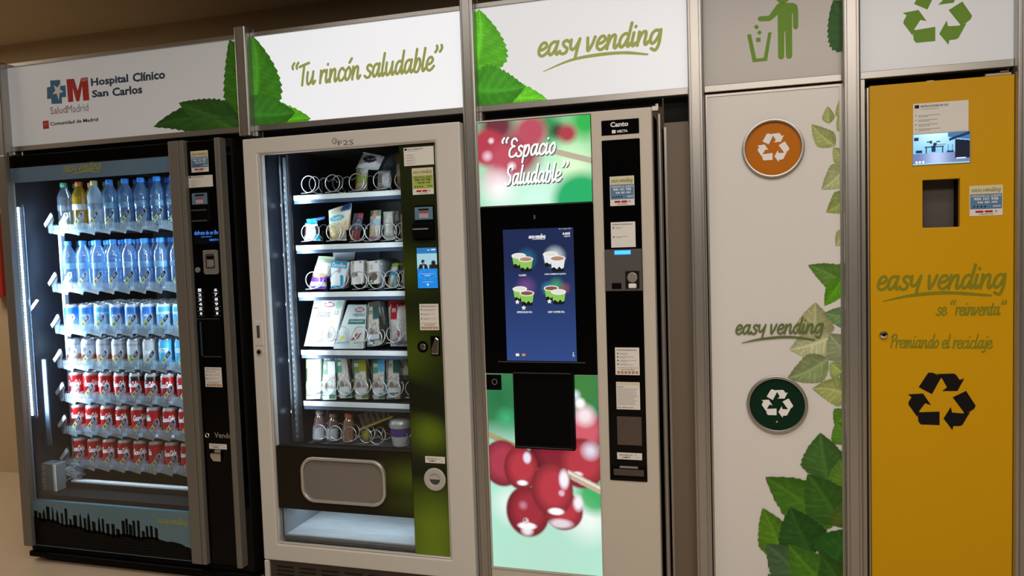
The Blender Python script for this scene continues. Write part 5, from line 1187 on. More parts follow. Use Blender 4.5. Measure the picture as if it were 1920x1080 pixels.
# row 4
OV = (.34, .03, .08)
pk('sandwich_card', 'large white sandwich card lettered Finíssi at left of fourth shelf', [(585, 561), (640, 562), (626, 650), (570, 649)], blocks((.82, .82, .81), [('r', .04, .26, .80, .98, (.44, .60, .48)), ('r', .04, .20, .78, .84, (.42, .14, .12)), ('e', .88, .89, .12, .08, (.46, .68, .50)), ('e', .55, .88, .19, .055, OV), ('e', .55, .88, .15, .038, (.72, .62, .64)), ('r', .24, .86, .50, .545, (.80, .70, .30)), ('e', .24, .24, .20, .13, (.62, .58, .55)), ('e', .24, .25, .15, .09, (.78, .74, .70)), ('e', .74, .26, .20, .13, (.66, .64, .62)), ('e', .78, .24, .11, .07, (.52, .46, .42)), ('n', .05, .95, .03, .12, (.62, .58, .56), .25)], 23, .02), kind='card', depth=.025, nx=36, nz=44, seed=23, lean=.02, words=[('~inissi', .20, .63, .66, .72, INKGREY, 0), ('LS', .80, .68, .92, .76, INKGREY, .0)])
pk('sandwich_card', 'large pale aqua sandwich card lettered Veganis on fourth shelf', [(648, 572), (684, 572), (680, 654), (625, 654)], blocks((.68, .77, .77), [('e', .66, .885, .24, .055, OV), ('e', .66, .885, .19, .036, (.62, .52, .56)), ('r', .26, .98, .555, .665, (.03, .20, .17)), ('e', .24, .26, .22, .13, (.60, .70, .72)), ('e', .20, .25, .08, .05, (.70, .54, .10)), ('e', .72, .30, .22, .15, (.72, .66, .62)), ('d', .9, .42, .05, .2, .36, (.30, .12, .10)), ('d', .9, .55, .04, .2, .36, (.26, .10, .09)), ('r', .05, .5, .10, .17, (.48, .66, .72)), ('n', .3, .95, .02, .08, (.6, .62, .6), .3)], 24, .02), kind='card', depth=.025, nx=36, nz=44, seed=24, lean=.02, words=[('~veganis', .40, .745, .96, .80, INKBLUE, 0), ('CON QUESO', .32, .60, .92, .64, INKWHITE, .02)])
SLATE = (.08, .13, .18)
def lm_fn(base, left, right, seed, top=None):
    return blocks(base, [('r', 0, .48, .60, .90, left), ('r', .50, 1, .62, .92, right), ('r', 0, 1, .91, 1, top or base), ('r', .10, .92, .16, .60, (.62, .62, .58)), ('r', 0, .10, 0, .60, tuple(q * .45 for q in left)), ('r', .92, 1, 0, .62, tuple(q * .45 for q in right)), ('n', .10, .92, .16, .60, (.36, .34, .30), .35), ('e', .35, .30, .16, .10, (.22, .17, .14)), ('e', .68, .24, .14, .08, (.30, .24, .20)), ('r', .55, .95, .01, .12, tuple(q * .8 for q in left)), ('r', .14, .85, .14, .26, (.58, .62, .66)), ('r', .1, .4, .03, .10, (.66, .70, .72)), ('n', .1, .9, .44, .54, (.40, .20, .16), .12)], seed, .06)
pk('sandwich_wedge', 'dark slate sandwich wedge lettered m at middle of fourth snack shelf', [(684, 568), (705, 564), (715, 648), (688, 650)], lm_fn(SLATE, (.60, .56, .48), (.05, .12, .13), 25), kind='wedge', depth=.07, nx=20, nz=36, seed=25, lean=.02, words=[('lm', .14, .72, .44, .84, INKBLACK, .0)])
pk('sandwich_wedge', 'dark slate sandwich wedge tucked behind another on fourth snack shelf', [(709, 566), (722, 565), (729, 628), (716, 632)], blocks(SLATE, [('d', -.2, .5, .3, .25, .85, (.58, .56, .50))], 26), kind='wedge', depth=.05, seed=26, y=SY + .05)
pk('sandwich_bag', 'red and white sandwich bag with red arrow at right of fourth shelf', [(722, 566), (770, 562), (770, 651), (727, 651)], blocks((.68, .66, .66), [('r', 0, 1, .88, 1, (.46, .02, .03)), ('n', .1, .9, .88, .92, (.75, .6, .6), .4), ('r', .16, .42, .60, .88, (.46, .02, .04)), ('d', .0, .12, .03, .2, .85, (.40, .36, .40)), ('d', .05, .46, .04, .3, .85, (.82, .82, .82)), ('e', .50, .30, .10, .08, (.40, .10, .12)), ('e', .35, .10, .2, .08, (.36, .30, .42)), ('e', .62, .10, .16, .08, (.40, .34, .46)), ('n', 0, 1, .12, .6, (.50, .46, .48), .25)], 27, .1), depth=.05, nx=24, nz=34, seed=27, words=[('m', .22, .76, .36, .84, INKWHITE, .02)])
# row 5
LG = (.08, .24, .12)
pk('sandwich_card', 'pale lime sandwich pack leftmost on the fifth snack shelf', [(570, 669), (598, 668), (601, 748), (574, 749)], blocks((.76, .80, .66), [('r', 0, 1, .93, 1, (.02, .03, .03)), ('r', 0, .14, .1, .93, (.50, .66, .30)), ('r', .86, 1, .1, .93, (.50, .66, .34)), ('r', .2, .8, .7, .9, (.74, .76, .50)), ('r', .0, .1, .42, .72, (.10, .14, .10)), ('r', .14, 1, 0, .55, (.82, .82, .80)), ('n', .2, .8, .3, .6, (.5, .5, .5), .1), ('n', .15, .4, .12, .16, (.3, .3, .3), .4)], 28, .03), kind='card', depth=.03, nx=18, nz=34, seed=28, lean=.015)
pk('sandwich_wedge', 'green and white sandwich wedge lettered m, second on fifth snack shelf', [(599, 672), (624, 671), (631, 749), (602, 750)], lm_fn((.74, .74, .70), LG, (.60, .64, .70), 29, (.02, .025, .025)), kind='wedge', depth=.07, nx=20, nz=36, seed=29, lean=.015, words=[('m', .16, .72, .38, .84, INKWHITE, .03)])
pk('sandwich_wedge', 'green and brown sandwich wedge tilted right, third on fifth snack shelf', [(625, 669), (645, 664), (661, 746), (635, 747)], lm_fn((.56, .54, .50), (.06, .26, .16), (.48, .42, .38), 30, (.58, .60, .56)), kind='wedge', depth=.07, nx=20, nz=36, seed=30, lean=.015, y=SY - .004, words=[('lm', .12, .76, .44, .88, INKWHITE, .02)])
pk('sandwich_wedge', 'green and olive sandwich wedge, fourth from left on fifth snack shelf', [(656, 668), (681, 667), (692, 748), (665, 749)], lm_fn((.60, .60, .56), (.16, .28, .10), (.34, .32, .04), 31, (.02, .025, .03)), kind='wedge', depth=.07, nx=20, nz=36, seed=31, lean=.015, words=[('lm', .14, .74, .44, .86, INKWHITE, .02)])
pk('sandwich_wedge', 'green and sky blue sandwich wedge, fifth from left on fifth shelf', [(693, 669), (718, 667), (722, 748), (698, 749)], lm_fn((.54, .54, .52), (.10, .26, .16), (.10, .44, .66), 32, (.02, .025, .03)), kind='wedge', depth=.07, nx=20, nz=36, seed=32, lean=.015, words=[('lm', .16, .74, .46, .86, INKWHITE, .02)])
pk('sandwich_wedge', 'slate grey sandwich wedge lettered m, sixth from left on fifth shelf', [(722, 669), (746, 668), (752, 748), (725, 749)], lm_fn(SLATE, (.56, .54, .46), (.03, .10, .09), 33), kind='wedge', depth=.07, nx=20, nz=36, seed=33, lean=.015, words=[('lm', .12, .74, .40, .86, INKBLACK, .0)])
pk('sandwich_wedge', 'dark sandwich wedge with white bread corner beside green panel, fifth shelf', [(749, 669), (770, 668), (770, 745), (752, 747)], blocks((.03, .09, .08), [('d', -.9, .95, .45, .55, .92, (.66, .62, .56)), ('r', 0, 1, .0, .45, (.02, .025, .03))], 34), kind='wedge', depth=.06, nx=16, nz=28, seed=34, y=SY + .03)
for k_, (px, w) in enumerate(((614, 30), (658, 26), (690, 26))):
    pk('sandwich_wedge', f'dark sandwich pack just showing behind the front packs, {ORD[k_]} on fifth shelf', [(px, 663), (px + w, 662), (px + w + 2, 735), (px + 2, 736)], blocks((.05, .10, .09), [('n', .1, .9, .94, .98, (.6, .6, .6), .5), ('r', .1, .4, .6, .9, (.12, .28, .18))], 35 + k_), kind='wedge', depth=.03, y=SY + .10)
# row 6: yoghurt drinks, clear egg carton tray, yoghurt cup
def drink_bottle(px, top, base_px, y, col, capc, label, lab=True, s=1.0):
    x, zb = PX(px, base_px, y); zb = FS[5]; z1 = PX(px + 6, top, y)[1]; h = z1 - zb
    t = thing('yoghurt_bottle', label, 'bottle', (x, y, zb), 'yoghurt drink bottles on the bottom snack shelf')
    lean = lambda a, b, c: (a, b + (c - zb) * .18, c)
    m = MB(); m.lathe([(.020, 0), (.024, .004), (.024, h * .50), (.020, h * .62), (.022, h * .70), (.015, h * .82), (.014, h * .86)], x, y, zb, 18); m.xform(lean); m.build('bottle_body', plasticmat('yog_' + capc[0], col, col, .85, .3), t, smooth='auto')
    m = MB(); m.lathe([(.0165, h * .84), (.0175, h * .86), (.0175, h * .98), (.015, h), (0, h)], x, y, zb, 18, cap=False); m.xform(lean); m.build('cap', mat('cap_' + capc[0], capc[1], .4), t, smooth='auto')
    if lab: m = MB(); m.lathe([(.0245, h * .10), (.0245, h * .48)], x, y, zb, 18, cap=False); m.xform(lean); m.build('label_band', mat('yog_label', (.40, .41, .44), .4), t, smooth=True)
drink_bottle(597, 769, 827, SY, (.50, .30, .30), ('lilac', (.60, .58, .64)), 'pink yoghurt drink with white cap at left of the bottom snack shelf')
drink_bottle(623, 776, 828, SY + .01, (.26, .15, .13), ('brown', (.24, .16, .15)), 'brown chocolate drink, second bottle on the bottom snack shelf')
drink_bottle(652, 776, 830, SY, (.50, .26, .18), ('orange_red', (.55, .14, .04)), 'peach drink with orange cap, third bottle on the bottom snack shelf', False)
drink_bottle(617, 761, 826, SY + .10, (.30, .20, .22), ('lilac2', (.50, .48, .56)), 'white-capped bottle standing behind the brown drink on bottom snack shelf', False)
drink_bottle(656, 761, 826, SY + .10, (.16, .14, .10), ('leaf_green', (.04, .30, .14)), 'green-capped bottle standing behind the peach drink on bottom snack shelf', False)
y = SY + .01; q = [Vector((a, b)) for a, b in (PX(*p, y) for p in ((666, 779), (727, 760), (736, 781), (674, 806)))]
t = thing('egg_tray', 'clear ribbed tray with yellow edge leaning across bottom snack shelf', 'tray', ((q[0].x + q[2].x) / 2, y + .02, FS[5]))
tl, tr, br, bl = q; ux = (tr - tl) / 6; uz = (bl - tl)
for k_ in range(6):
    a = tl + ux * k_ + ux * .08; b = a + ux * .84; m = MB(); n = 7; V = []
    for j in range(n + 1):
        for i_ in range(5): p = a.lerp(b, i_ / 4) + uz * (.94 * j / n); V.append((p.x, y + .03 - .024 * math.sin(math.pi * (i_ / 4)) ** .6, p.y))
    m.add(V, [(j * 5 + i_, (j + 1) * 5 + i_, (j + 1) * 5 + i_ + 1, j * 5 + i_ + 1) for j in range(n) for i_ in range(4)]); m.build('tray_pocket', plasticmat('tray_clear', (.60, .58, .52), (.40, .38, .32), .40, .9), t, smooth=True)
m = MB(); ax = (br - bl).normalized(); c = (bl + br) / 2; m.obox((c.x, y + .02, c.y), (ax.x, 0, ax.y), (0, 1, 0), (-ax.y, 0, ax.x), (br - bl).length / 2, .022, .004); m.build('yellow_edge', mat('tray_yellow', (.42, .36, .05), .5), t)
x0, z0, x1, z1 = RC((672, 806), (692, 829), y); pk('snack_pack', 'yellow pack inside the fourth spiral of bottom snack shelf', [(674, 803), (691, 801), (688, 828), (676, 829)], blocks((.46, .40, .06), [('d', .3, .2, .1, 0, 1, (.26, .22, .05))], 40, .2), depth=.025, y=y + .006)
x, zb = PX(752, 825, SY); zt_ = PX(752, 786, SY)[1]; h = zt_ - FS[5]
t = thing('yoghurt_cup', 'white and purple yoghurt cup with cereal lid at right of bottom shelf', 'yoghurt cup', (x, SY, FS[5]))
m = MB(); m.lathe([(.033, 0), (.035, .004), (.042, h * .72), (.046, h * .74), (.046, h * .78)], x, SY, FS[5], 28); m.build('cup', mat('cup_white', (.66, .68, .72), .4), t, smooth='auto')
m = MB(); m.lathe([(.0385, h * .38), (.0424, h * .70)], x, SY, FS[5], 28, cap=False); m.build('purple_band', mat('cup_purple', (.12, .05, .32), .4), t, smooth=True)
m = MB(); m.lathe([(.044, h * .78), (.045, h * .84), (.040, h * .95), (.024, h), (0, h)], x, SY, FS[5], 28, cap=False); m.build('cereal_lid', mat('cereal', (.46, .40, .30), .6, 0, .5, 160, .6), t, smooth=True)
m = MB(); m.lathe([(.047, h * .77), (.0475, h * .82), (.043, h * .97), (.026, h * 1.03), (0, h * 1.03)], x, SY, FS[5], 28, cap=False); m.build('dome', CLEAR, t, smooth=True)

# ------------------------------------------------------------------ coffee machine (right)
CYF = -0.045
QX0 = max(PX(890.5, 240, CYF)[0], PXL[3] + PW + .001); QX1 = PX(1221.5, 199, CYF)[0]
QZT = PX(1050, 214, CYF)[1]
km = thing('coffee_vending_machine', 'silver hot drink machine with lit coffee cherry pictures and blue touch screen', 'vending machine', ((QX0 + QX1) / 2, 0.35, 0.0))
B(QX0 + .01, .004, .04, QX1 - .006, .62, QZT - .012, 'cabinet', MATTEBLACK, km)
SILV2 = mat('champagne_paint', (0.58, 0.54, 0.475), .42, .04, .02, 30)
kd = B(QX0, CYF, .06, QX1, .0, QZT, 'door', SILV2, km, .005, 3)
for fx in (QX0 + .06, QX1 - .06):
    for fy in (.05, .56): MB().lathe([(.022, 0), (.022, .012), (.010, .013), (.010, .04)], fx, fy, 0, 14).build('foot', BLACK, km)
# hinge, dark gap and return panel on the right
m = MB(); m.lathe([(.008, .05), (.008, QZT - .02)], QX1 + .020, -.006, 0, 14); m.build('hinge_tube', ALU, km, smooth='auto')
B(QX1 - .002, -.030, QZT - .012, QX1 + .022, -.010, QZT + .004, 'hinge_plate', STEEL, km, .002); MB().lathe([(.006, QZT + .004), (.006, QZT + .012)], QX1 + .015, -.018, 0, 12).build('hinge_pin', STEEL, km)
FILL = mat('filler_brown', (0.16, 0.125, 0.09), .5)
t = thing('filler_panel', 'plain brown filler panel between coffee machine and white cabinet', 'panel', (PXL[4] - .04, .06, 0))
B(QX1 + .032, .030, 0.0, PXL[4] + .001, .045, QZT - .045, 'sheet', FILL, t); B(QX1 + .032, .024, 0.05, QX1 + .040, .030, QZT - .06, 'edge_strip', ALU, t)
YK = CYF - .001
# upper lit picture
def blob(c, u, v, a, b, r, col, soft=.35, asp=1.0, k=1.0):
    d = np.sqrt(((u - a) / r) ** 2 + ((v - b) * asp / r) ** 2); w = np.clip((1 - d) / soft, 0, 1)[:, None] * k
    return c * (1 - w) + np.array(col) * w
def upper(u, v):
    c = np.zeros((len(u), 3)); c[:] = (.30, .62, .36)
    A = 160 / 215.
    c = blob(c, u, v, .80, .55, .40, (.45, .85, .35), .9, A); c = blob(c, u, v, .5, .05, .75, (.62, .95, .78), .9, A); c = blob(c, u, v, .62, .88, .22, (.03, .30, .10), .7, A); c = blob(c, u, v, .96, .92, .20, (.03, .45, .08), .7, A)
    c = blob(c, u, v, .85, .42, .2, (.75, .95, .60), .9, A); c = blob(c, u, v, .18, .95, .22, (.16, .03, .05), .6, A); c = blob(c, u, v, .50, .80, .14, (.55, .60, .62), .8, A)
    c = blob(c, u, v, .36, .62, .26, (.34, .05, .08), .5, A); c = blob(c, u, v, .48, .86, .18, (.50, .08, .12), .5, A); c = blob(c, u, v, .09, .70, .19, (.46, .045, .075), .3, A)
    c = blob(c, u, v, .26, .52, .22, (.52, .08, .12), .5, A); c = blob(c, u, v, .12, .78, .035, (.9, .75, .8), .8, A); c = blob(c, u, v, .08, .60, .06, (.85, .55, .62), .8, A)
    c = blob(c, u, v, .72, .84, .09, (.05, .06, .03), .7, A); c = blob(c, u, v, .80, .80, .11, (.42, .05, .07), .6, A); c = blob(c, u, v, .30, .46, .05, (.95, .85, .88), .8, A); c = blob(c, u, v, .15, .30, .16, (.80, .40, .48), .9, A)
    br = np.abs(v - (.66 - .42 * (u - .55))) < .035; c[br & (u > .56)] = np.array((.50, .42, .32))
    c = blob(c, u, v, .18, .20, .20, (1, 1, 1), .9, A, .9); c = blob(c, u, v, .90, .02, .28, (.02, .42, .14), .35, A)
    return c
x0, z0, x1, z1 = RC((895, 230.5), (1112, 378.5), YK)
x0 = QX0 + .006
up = B(x0, CYF - .002, z0, x1, CYF + .004, z1, 'upper_picture', GLOSSBLACK, km)
MB().grid(x0 + .001, z0 + .002, x1 - .002, z1 - .002, CYF - .0025, 180, 130, upper).build('lit_print', vmat('lit_print', .2, 1.05), up)
m = MB(); xa_, za_ = PX(942, 296, YK); xb_, _ = PX(1043, 290, YK); script(m, '“Espacio', xa_, za_, xb_, .036, CYF - .0032, .165, .16, .02)
xa_, za_ = PX(946, 347, YK); xb_, _ = PX(1068, 340, YK); script(m, 'Saludable”', xa_, za_, xb_, .036, CYF - .0032, .165, .16, .02)
m.build('slogan_lettering', emat('lit_white', (1, 1, 1), 1.35), up)
m = MB(); xa_, za_ = PX(943.5, 298, YK); xb_, _ = PX(1044.5, 292, YK); script(m, '“Espacio', xa_, za_, xb_, .036, CYF - .0028, .19, .16, .02); xa_, za_ = PX(947.5, 349, YK); xb_, _ = PX(1069.5, 342, YK); script(m, 'Saludable”', xa_, za_, xb_, .036, CYF - .0028, .19, .16, .02)
m.build('slogan_outline', ink('outline_grey', (.16, .16, .17)), up)
# black fascia with the touch screen
zf0 = PX(1018, 701, YK)[1]; xf1 = PX(1112.5, 385, YK)[0]
fa = B(x0, CYF - .006, zf0, xf1, CYF + .002, z0 - .0015, 'screen_fascia', GLOSSBLACK, km, .002)
sx0, sz0, sx1, sz1 = RC((943, 431), (1082, 677.5), CYF - .006)
def blue(u, v):
    c = np.array((.010, .022, .085))[None] * (1 - v[:, None]) ** .0 + np.clip(.75 - v, 0, 1)[:, None] * np.array((.022, .060, .215)); 
    for (a, b, col, k, r) in ((.33, .775, (.02, .20, .32), .8, .17), (.73, .785, (.75, .85, .9), .9, .17), (.31, .565, (.22, .08, .30), .7, .17), (.74, .57, (.08, .40, .18), .75, .13), (.86, .55, (.40, .10, .10), .6, .09), (.62, .55, (.03, .30, .45), .8, .11)):
        d = np.sqrt(((u - a) / r) ** 2 + ((v - b) / (r * .55)) ** 2); c = c * (1 - np.clip((1 - d) * 1.2, 0, 1)[:, None] * k) + np.array(col) * np.clip((1 - d) * 1.2, 0, 1)[:, None] * k
    return c
sc = B(sx0, CYF - .0075, sz0, sx1, CYF - .006, sz1, 'touch_screen', GLOSSBLACK, km)
MB().grid(sx0, sz0, sx1, sz1, CYF - .0078, 60, 100, blue).build('screen_picture', vmat('blue_screen', .15, .95), sc)
w, h = sx1 - sx0, sz1 - sz0; X = lambda a: sx0 + w * a; Z = lambda a: sz0 + h * a; ysc = CYF - .0081
m = MB(); script(m, 'easy vending', X(.37), Z(.928), X(.61), .0085, ysc, .22); swoosh(m, [(X(.42), Z(.918)), (X(.5), Z(.922)), (X(.58), Z(.918))], .0022, ysc)
text(m, '0.00€', X(.85), Z(.945), X(.955), Z(.965), ysc, .04); text(m, 'CREDITO', X(.87), Z(.93), X(.955), Z(.94), ysc, .02); text(m, 'Mar, 13 Agosto 2019', X(.80), Z(.985), X(.97), Z(.995), ysc)
for s_, a, b, z in (('CLASSIC', .21, .32, .645), ('CAFE COMERCIO JUSTO', .58, .88, .648), ('ESPECIALES SOL', .17, .39, .365), ('EASY COFFEE SOL', .615, .85, .365)): text(m, s_, X(a), Z(z), X(b), Z(z + .014), ysc, .03)
m.build('screen_lettering', emat('screen_white2', (1, 1, 1), .85), sc)
ysc2 = ysc - .0002
def cup(cx, cz, s, body, drink, tilt=0):
    W_ = .0245 * s; H_ = .042 * s; m = MB(); m.prism([(cx - W_ * .74, cz - H_), (cx + W_ * .74, cz - H_), (cx + W_, cz), (cx - W_, cz)], ysc2, ysc2 + .0001); m.build('cup_picture', emat('scr_' + body[0], body[1], .9), sc)
    m = MB(); m.prism([(cx - W_ * .76, cz - H_ * 1.02), (cx + W_ * .76, cz - H_ * 1.02), (cx + W_ * .82, cz - H_ * .72), (cx + W_ * .5, cz - H_ * .82), (cx + W_ * .2, cz - H_ * .62), (cx - W_ * .1, cz - H_ * .84), (cx - W_ * .5, cz - H_ * .66), (cx - W_ * .83, cz - H_ * .74)], ysc2 - .0001, ysc2); m.build('cup_shadow_picture', emat('scr_black', (.012, .015, .012), .9), sc)
    e = lambda r1, r2, z: [(cx + r1 * math.cos(2 * math.pi * i / 24), z + r2 * math.sin(2 * math.pi * i / 24)) for i in range(24)]
    m = MB(); m.prism(e(W_ * 1.08, W_ * .40, cz), ysc2 - .0002, ysc2 - .0001); m.build('cup_rim_picture', emat('scr_rim', (.9, .9, .88), .95), sc)
    m = MB(); m.prism(e(W_ * .90, W_ * .28, cz), ysc2 - .0003, ysc2 - .0002); m.build('drink_picture', emat('scr_' + drink[0], drink[1], .9), sc)
GRN = ('green', (.30, .62, .12)); WHT = ('white', (.85, .88, .9)); BRN = ('brown', (.26, .11, .06)); CRM = ('cream', (.85, .82, .76)); LAT = ('latte', (.50, .28, .16))
def cups(items):
    global ysc2
    for it in items: cup(X(it[0]), Z(it[1]), it[2], it[3], it[4]); ysc2 -= .0005
cups([(.22, .80, 1.0, GRN, CRM), (.32, .772, 1.0, GRN, LAT)]); ysc2 = ysc - .0002
cups([(.67, .805, 1.0, WHT, CRM), (.77, .772, 1.05, WHT, LAT)]); ysc2 = ysc - .0002
cups([(.22, .548, 1.0, GRN, CRM), (.32, .515, 1.0, GRN, BRN)]); ysc2 = ysc - .0002
cups([(.67, .55, 1.0, GRN, BRN), (.77, .522, 1.0, GRN, CRM)])
m = MB()
for a, b in ((.18, .45), (.27, .405), (.64, .452)):
    m.prism([(X(a) + (.009 if i % 2 == 0 else .0045) * math.cos(math.pi * i / 5 + .3), Z(b) + (.009 if i % 2 == 0 else .0045) * math.sin(math.pi * i / 5 + .3)) for i in range(10)], ysc - .0022, ysc - .0021)
m.build('star_pictures', emat('scr_rim', (.9, .9, .88), .95), sc)
m = MB(); m.quad(X(.13), Z(.035), X(.18), Z(.055), ysc); m.build('language_icon', emat('screen_white2', (1, 1, 1), .85), sc); m = MB(); m.quad(X(.22), Z(.036), X(.27), Z(.054), ysc); m.build('flag_icon', emat('scr_flag', (.8, .3, .1), .9), sc)
m = MB(); m.ring(X(.955), Z(.043), .0028, .0038, ysc, ysc + .0001, 14); m.disc(X(.953), Z(.066), .0018, ysc, ysc + .0001, 10); m.box(X(.949), ysc, Z(.045), X(.956), ysc + .0001, Z(.060)); m.build('wheelchair_icon', emat('screen_white2', (1, 1, 1), .85), sc)
m = MB(); text(m, '5', *[PX(1003, 407, YK)[0] - .004, PX(1003, 407, YK)[1] - .006, PX(1003, 407, YK)[0] + .004, PX(1003, 407, YK)[1] + .006], CYF - .0064); m.build('fascia_mark', MIDGREY, fa)
B(PX(935, 678.5, YK)[0], CYF - .0085, sz0 - .006, PX(1098, 678, YK)[0], CYF - .006, sz0 - .003, 'fascia_ledge', DARKGREY, fa)
# lower lit picture with cherries
lz0 = PX(1030, 1073, YK)[1]; lx1 = xf1 + .001
def lower(u, v):
    A = (zf0 - lz0) / (lx1 - x0); c = np.zeros((len(u), 3)); c[:] = (.42, .78, .62)
    g = np.clip((v - .62) / .15, 0, 1)[:, None]; c = c * (1 - g) + np.array((.03, .20, .07)) * g
    def bl(a, b, r, col, soft=.3, k=1.0, el=1.0):
        nonlocal c
        d = np.sqrt(((u - a) / r) ** 2 + ((v - b) * A / (r * el)) ** 2); w = np.clip((1 - d) / soft, 0, 1)[:, None] * k; c = c * (1 - w) + np.array(col) * w
    bl(.10, .88, .18, (.015, .16, .06), .9); bl(.85, .93, .22, (.05, .22, .04), .9); bl(.80, .90, .06, (.75, .9, .95), .9); bl(.17, .77, .12, (.05, .42, .18), .9)
    bl(.20, .32, .22, (1, 1, 1), .9, .9); bl(.86, .27, .26, (1, 1, 1), .8); bl(.95, .40, .2, (.05, .42, .12), .5); bl(.5, .02, .8, (.44, .72, .58), .9)
    br = (np.abs(v - (.685 - .22 * u)) < .016) & (u < .30); c[br] = (.38, .32, .16)
    R1, R2 = (.46, .035, .055), (.34, .022, .040)
    def cherry(a, b, r, col, el=1.0):
        bl(a, b, r * 1.0, tuple(q * .45 for q in col), .10, 1, el); bl(a + r * .05, b + r * .05 / A, r * .93, col, .45, 1, el)
    cherry(.86, .72, .19, (.62, .10, .14), 1.1); bl(.88, .80, .12, (.9, .75, .78), .7); bl(.84, .86, .06, (1, .95, .95), .6)
    cherry(.62, .60, .26, (.22, .012, .03), .8); cherry(.12, .54, .20, (.40, .04, .07), 1.1)
    cherry(.84, .56, .22, R1, 1.05); bl(.92, .625, .10, (.75, .68, .80), .8); bl(.80, .505, .06, (.95, .85, .9), .6, 1, .5)
    br = (np.abs(v - (.50 - .26 * (u - .74))) < .022) & (u > .72); c[br] = (.50, .40, .30)
    br = (np.abs(v - (.508 - .26 * (u - .74))) < .006) & (u > .72); c[br] = (.80, .72, .60)
    cherry(.34, .30, .21, R2, 1.15); cherry(.66, .315, .19, R1, .95); bl(.64, .25, .13, (.85, .80, .86), .5, .8, .4); bl(.80, .36, .055, (.95, .85, .92), .6, 1, 1.6)
    cherry(.29, .52, .165, R1, 1.25); bl(.35, .575, .045, (.80, .75, .92), .5, 1, 1.4); bl(.30, .445, .06, (.97, .95, .98), .5, 1, .5)
    cherry(.57, .42, .20, R1, 1.25); bl(.68, .475, .055, (.90, .86, .95), .5, 1, 1.9); bl(.60, .31, .085, (.96, .95, .98), .4, 1, .45); bl(.655, .405, .035, (.75, .45, .55), .5)
    bl(.33, .225, .10, (.96, .93, .95), .35, 1, .38); bl(.32, .25, .035, (.70, .55, .55), .5); bl(.31, .255, .016, (.25, .08, .10), .5); bl(.33, .20, .07, (.92, .85, .88), .6, .9, .8)
    bl(.30, .33, .05, (.60, .30, .40), .8, .7)
    return c
lo = B(x0, CYF - .002, lz0, lx1, CYF + .004, zf0 - .001, 'lower_picture', GLOSSBLACK, km)
MB().grid(x0 + .003, lz0 + .004, lx1 - .002, zf0 - .001, CYF - .0025, 150, 250, lower).build('lit_print', vmat('lit_print', .2, 1.05), lo)
m = MB(); m.frame(rect(x0 - .003, lz0 - .003, lx1 + .002, zf0 - .001), rect(x0 + .002, lz0 + .003, lx1 - .001, zf0 - .002), CYF - .004, CYF); m.build('picture_rim', SILV2, km)
# cup dispensing bay
bx0, bz0, bx1, bz1 = RC((961, 697), (1078.5, 846), CYF - .03)
bay = thing if 0 else B(bx0, CYF - .032, bz0, bx1, CYF - .004, bz1, 'cup_bay', BLACK, km, .004, 2)
m = MB(); m.frame(rect(bx0 + .005, bz0 + .010, bx1 - .005, bz1 - .012), rect(bx0 + .012, bz0 + .017, bx1 - .012, bz1 - .020), CYF - .0345, CYF - .032); m.build('bay_rim', GLOSSBLACK, bay)
B(bx0 + .006, CYF - .034, bz0 + .006, bx1 - .006, CYF - .032, bz0 + .0085, 'bay_edge', DARKGREY, bay); B(bx0 + .002, CYF - .034, bz1 - .004, bx1 - .008, CYF - .032, bz1 - .002, 'bay_edge', DARKGREY, bay)
qx0, qz0, qx1, qz1 = RC((915, 702), (941, 731), YK); sq = B(x0 + .001, CYF - .005, qz0, qx1, CYF - .001, qz1, 'sensor_plate', BLACK, km, .001); MB().ring((qx0 + qx1) / 2, (qz0 + qz1) / 2 + .002, .0085, .0105, CYF - .0056, CYF - .005, 24).build('sensor_ring', MIDGREY, sq)
# right column
rx0, rz0, rx1, rz1 = RC((1128, 264), (1216.5, 904), YK); rx1 = PX(1199.5, 262, YK)[0]
col = B(rx0, CYF - .004, rz0, rx1, CYF + .002, rz1, 'payment_column', GLOSSBLACK, km, .002)
bx0, bz0, bx1, bz1 = RC((1127.5, 228), (1198.5, 249.5), YK); bz1 += .002
bg = B(bx0, CYF - .003, bz0, bx1, CYF, bz1, 'badge', GLOSSBLACK, km, .001); m = MB(); w, h = bx1 - bx0, bz1 - bz0
text(m, 'Canto', bx0 + .24 * w, bz0 + .52 * h, bx0 + .72 * w, bz0 + .86 * h, CYF - .0034, .03); text(m, 'NECTA', bx0 + .42 * w, bz0 + .12 * h, bx0 + .70 * w, bz0 + .30 * h, CYF - .0034, .03); m.quad(bx0 + .28 * w, bz0 + .10 * h, bx0 + .38 * w, bz0 + .32 * h, CYF - .0034); m.build('badge_lettering', INKWHITE, bg)
yk = CYF - .0052
contact_sticker(km, (1143, 331.5), (1190, 384.5), yk); 
instruction_sticker(km, (1145, 417), (1192, 463), yk, False, False, 2, seed=31)
cx0, cz0, cx1, cz1 = RC((1134, 468), (1205, 545), YK); cu = B(rx0 + .001, CYF - .010, cz0, rx1 - .001, CYF - .004, cz1, 'coin_unit', mat('coin_unit_grey', (.075, .072, .072), .45), km, .002)
x0_, z0_, x1_, z1_ = RC((1153, 470), (1183, 476.5), YK); MB().box(x0_, CYF - .0115, z0_, x1_, CYF - .010, z1_).build('blue_light', emat('coin_blue', (.03, .22, 1.0), 3.5), cu)
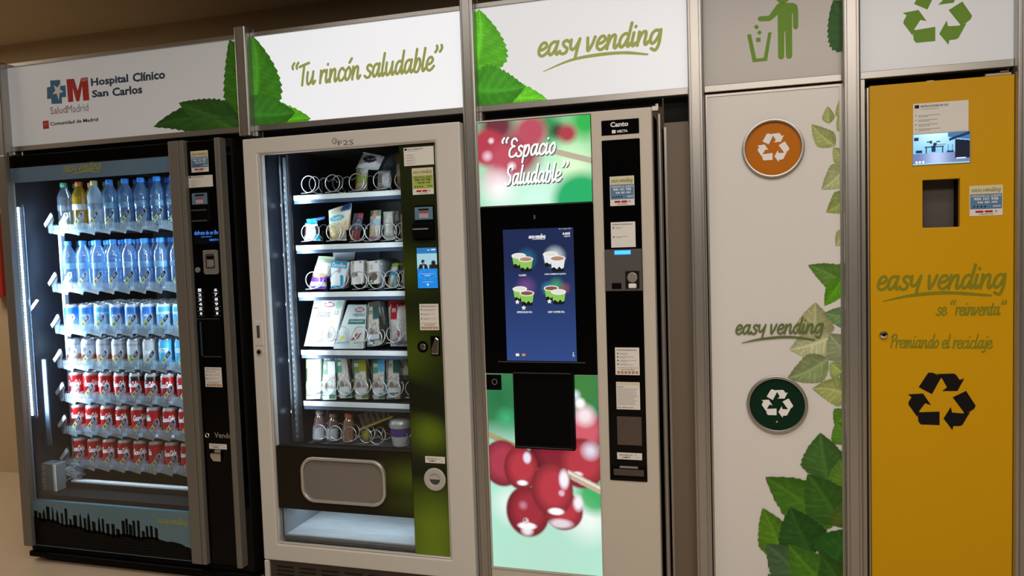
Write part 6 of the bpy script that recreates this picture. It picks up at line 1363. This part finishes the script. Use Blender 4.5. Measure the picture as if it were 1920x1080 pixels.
x0_, z0_, x1_, z1_ = RC((1173, 508), (1200, 541), YK); MB().box(x0_, CYF - .0105, z0_, x1_, CYF - .010, z1_).build('coin_recess', MATTEBLACK, cu); MB().disc((x0_ + x1_) / 2, (z0_ + z1_) / 2 + .008, .017, CYF - .014, CYF - .0105, 24).build('coin_dish', mat('dish_grey', (.35, .32, .29), .35, .5), cu, .003, 2); B(x0_ + .010, CYF - .016, z0_ + .002, x1_ - .010, CYF - .0105, z0_ + .018, 'coin_lip', WHITEP, cu, .003)
x0_, z0_, x1_, z1_ = RC((1148, 530.5), (1166, 541), YK); B(x0_, CYF - .014, z0_, x1_, CYF - .010, z1_, 'return_lever', BLACK, cu, .002)
instruction_sticker(km, (1153, 651.5), (1199.5, 703.5), yk, False, True, 4, seed=32); instruction_sticker(km, (1155, 716), (1200.5, 768.5), yk, textonly=True, seed=33)
x0_, z0_, x1_, z1_ = RC((1157, 780), (1204, 835), YK); B(x0_, CYF - .0052, z0_, x1_, CYF - .004, z1_, 'window', mat('window_brown', (.075, .056, .045), .15), col)
change_label(km, (1157, 848), (1204, 863), yk)
x0_, z0_, x1_, z1_ = RC((1153, 871), (1213, 898), YK); cc = B(rx0 + .002, CYF - .008, z0_, rx1 - .002, CYF - .004, z1_, 'change_tray', BLACK, km, .002); B(rx0 + .014, CYF - .0095, z0_ + .010, rx1 - .010, CYF - .008, z1_ - .012, 'tray_flap', mat('tray_flap', (.06, .045, .038), .2), cc)
B(rx0 + .035, CYF - .0105, z1_ - .008, rx1 - .030, CYF - .008, z1_ - .001, 'tray_catch', MIDGREY, cc)

# ------------------------------------------------------------------ black sheets added to darken the gaps under the header rails and between machines
for a, b, z in ((PXL[1] + PW, PXL[2], VZT + .002), (PXL[2] + PW, PXL[3], FZT + .002), (PXL[3] + PW, QX1 + .026, QZT + .014), (QX1 + .030, PXL[4], QZT - .10), (PXL[5] + PW, PXL[6], 1.795)):
    B(a + .001, .050, z, b - .001, .058, ZTI - .01, 'gap_shade_sheet', MATTEBLACK, frame)
B(VX1 + .006, .05, .0, FX0 + .002, .058, 1.80, 'gap_shade_sheet', MATTEBLACK, frame)
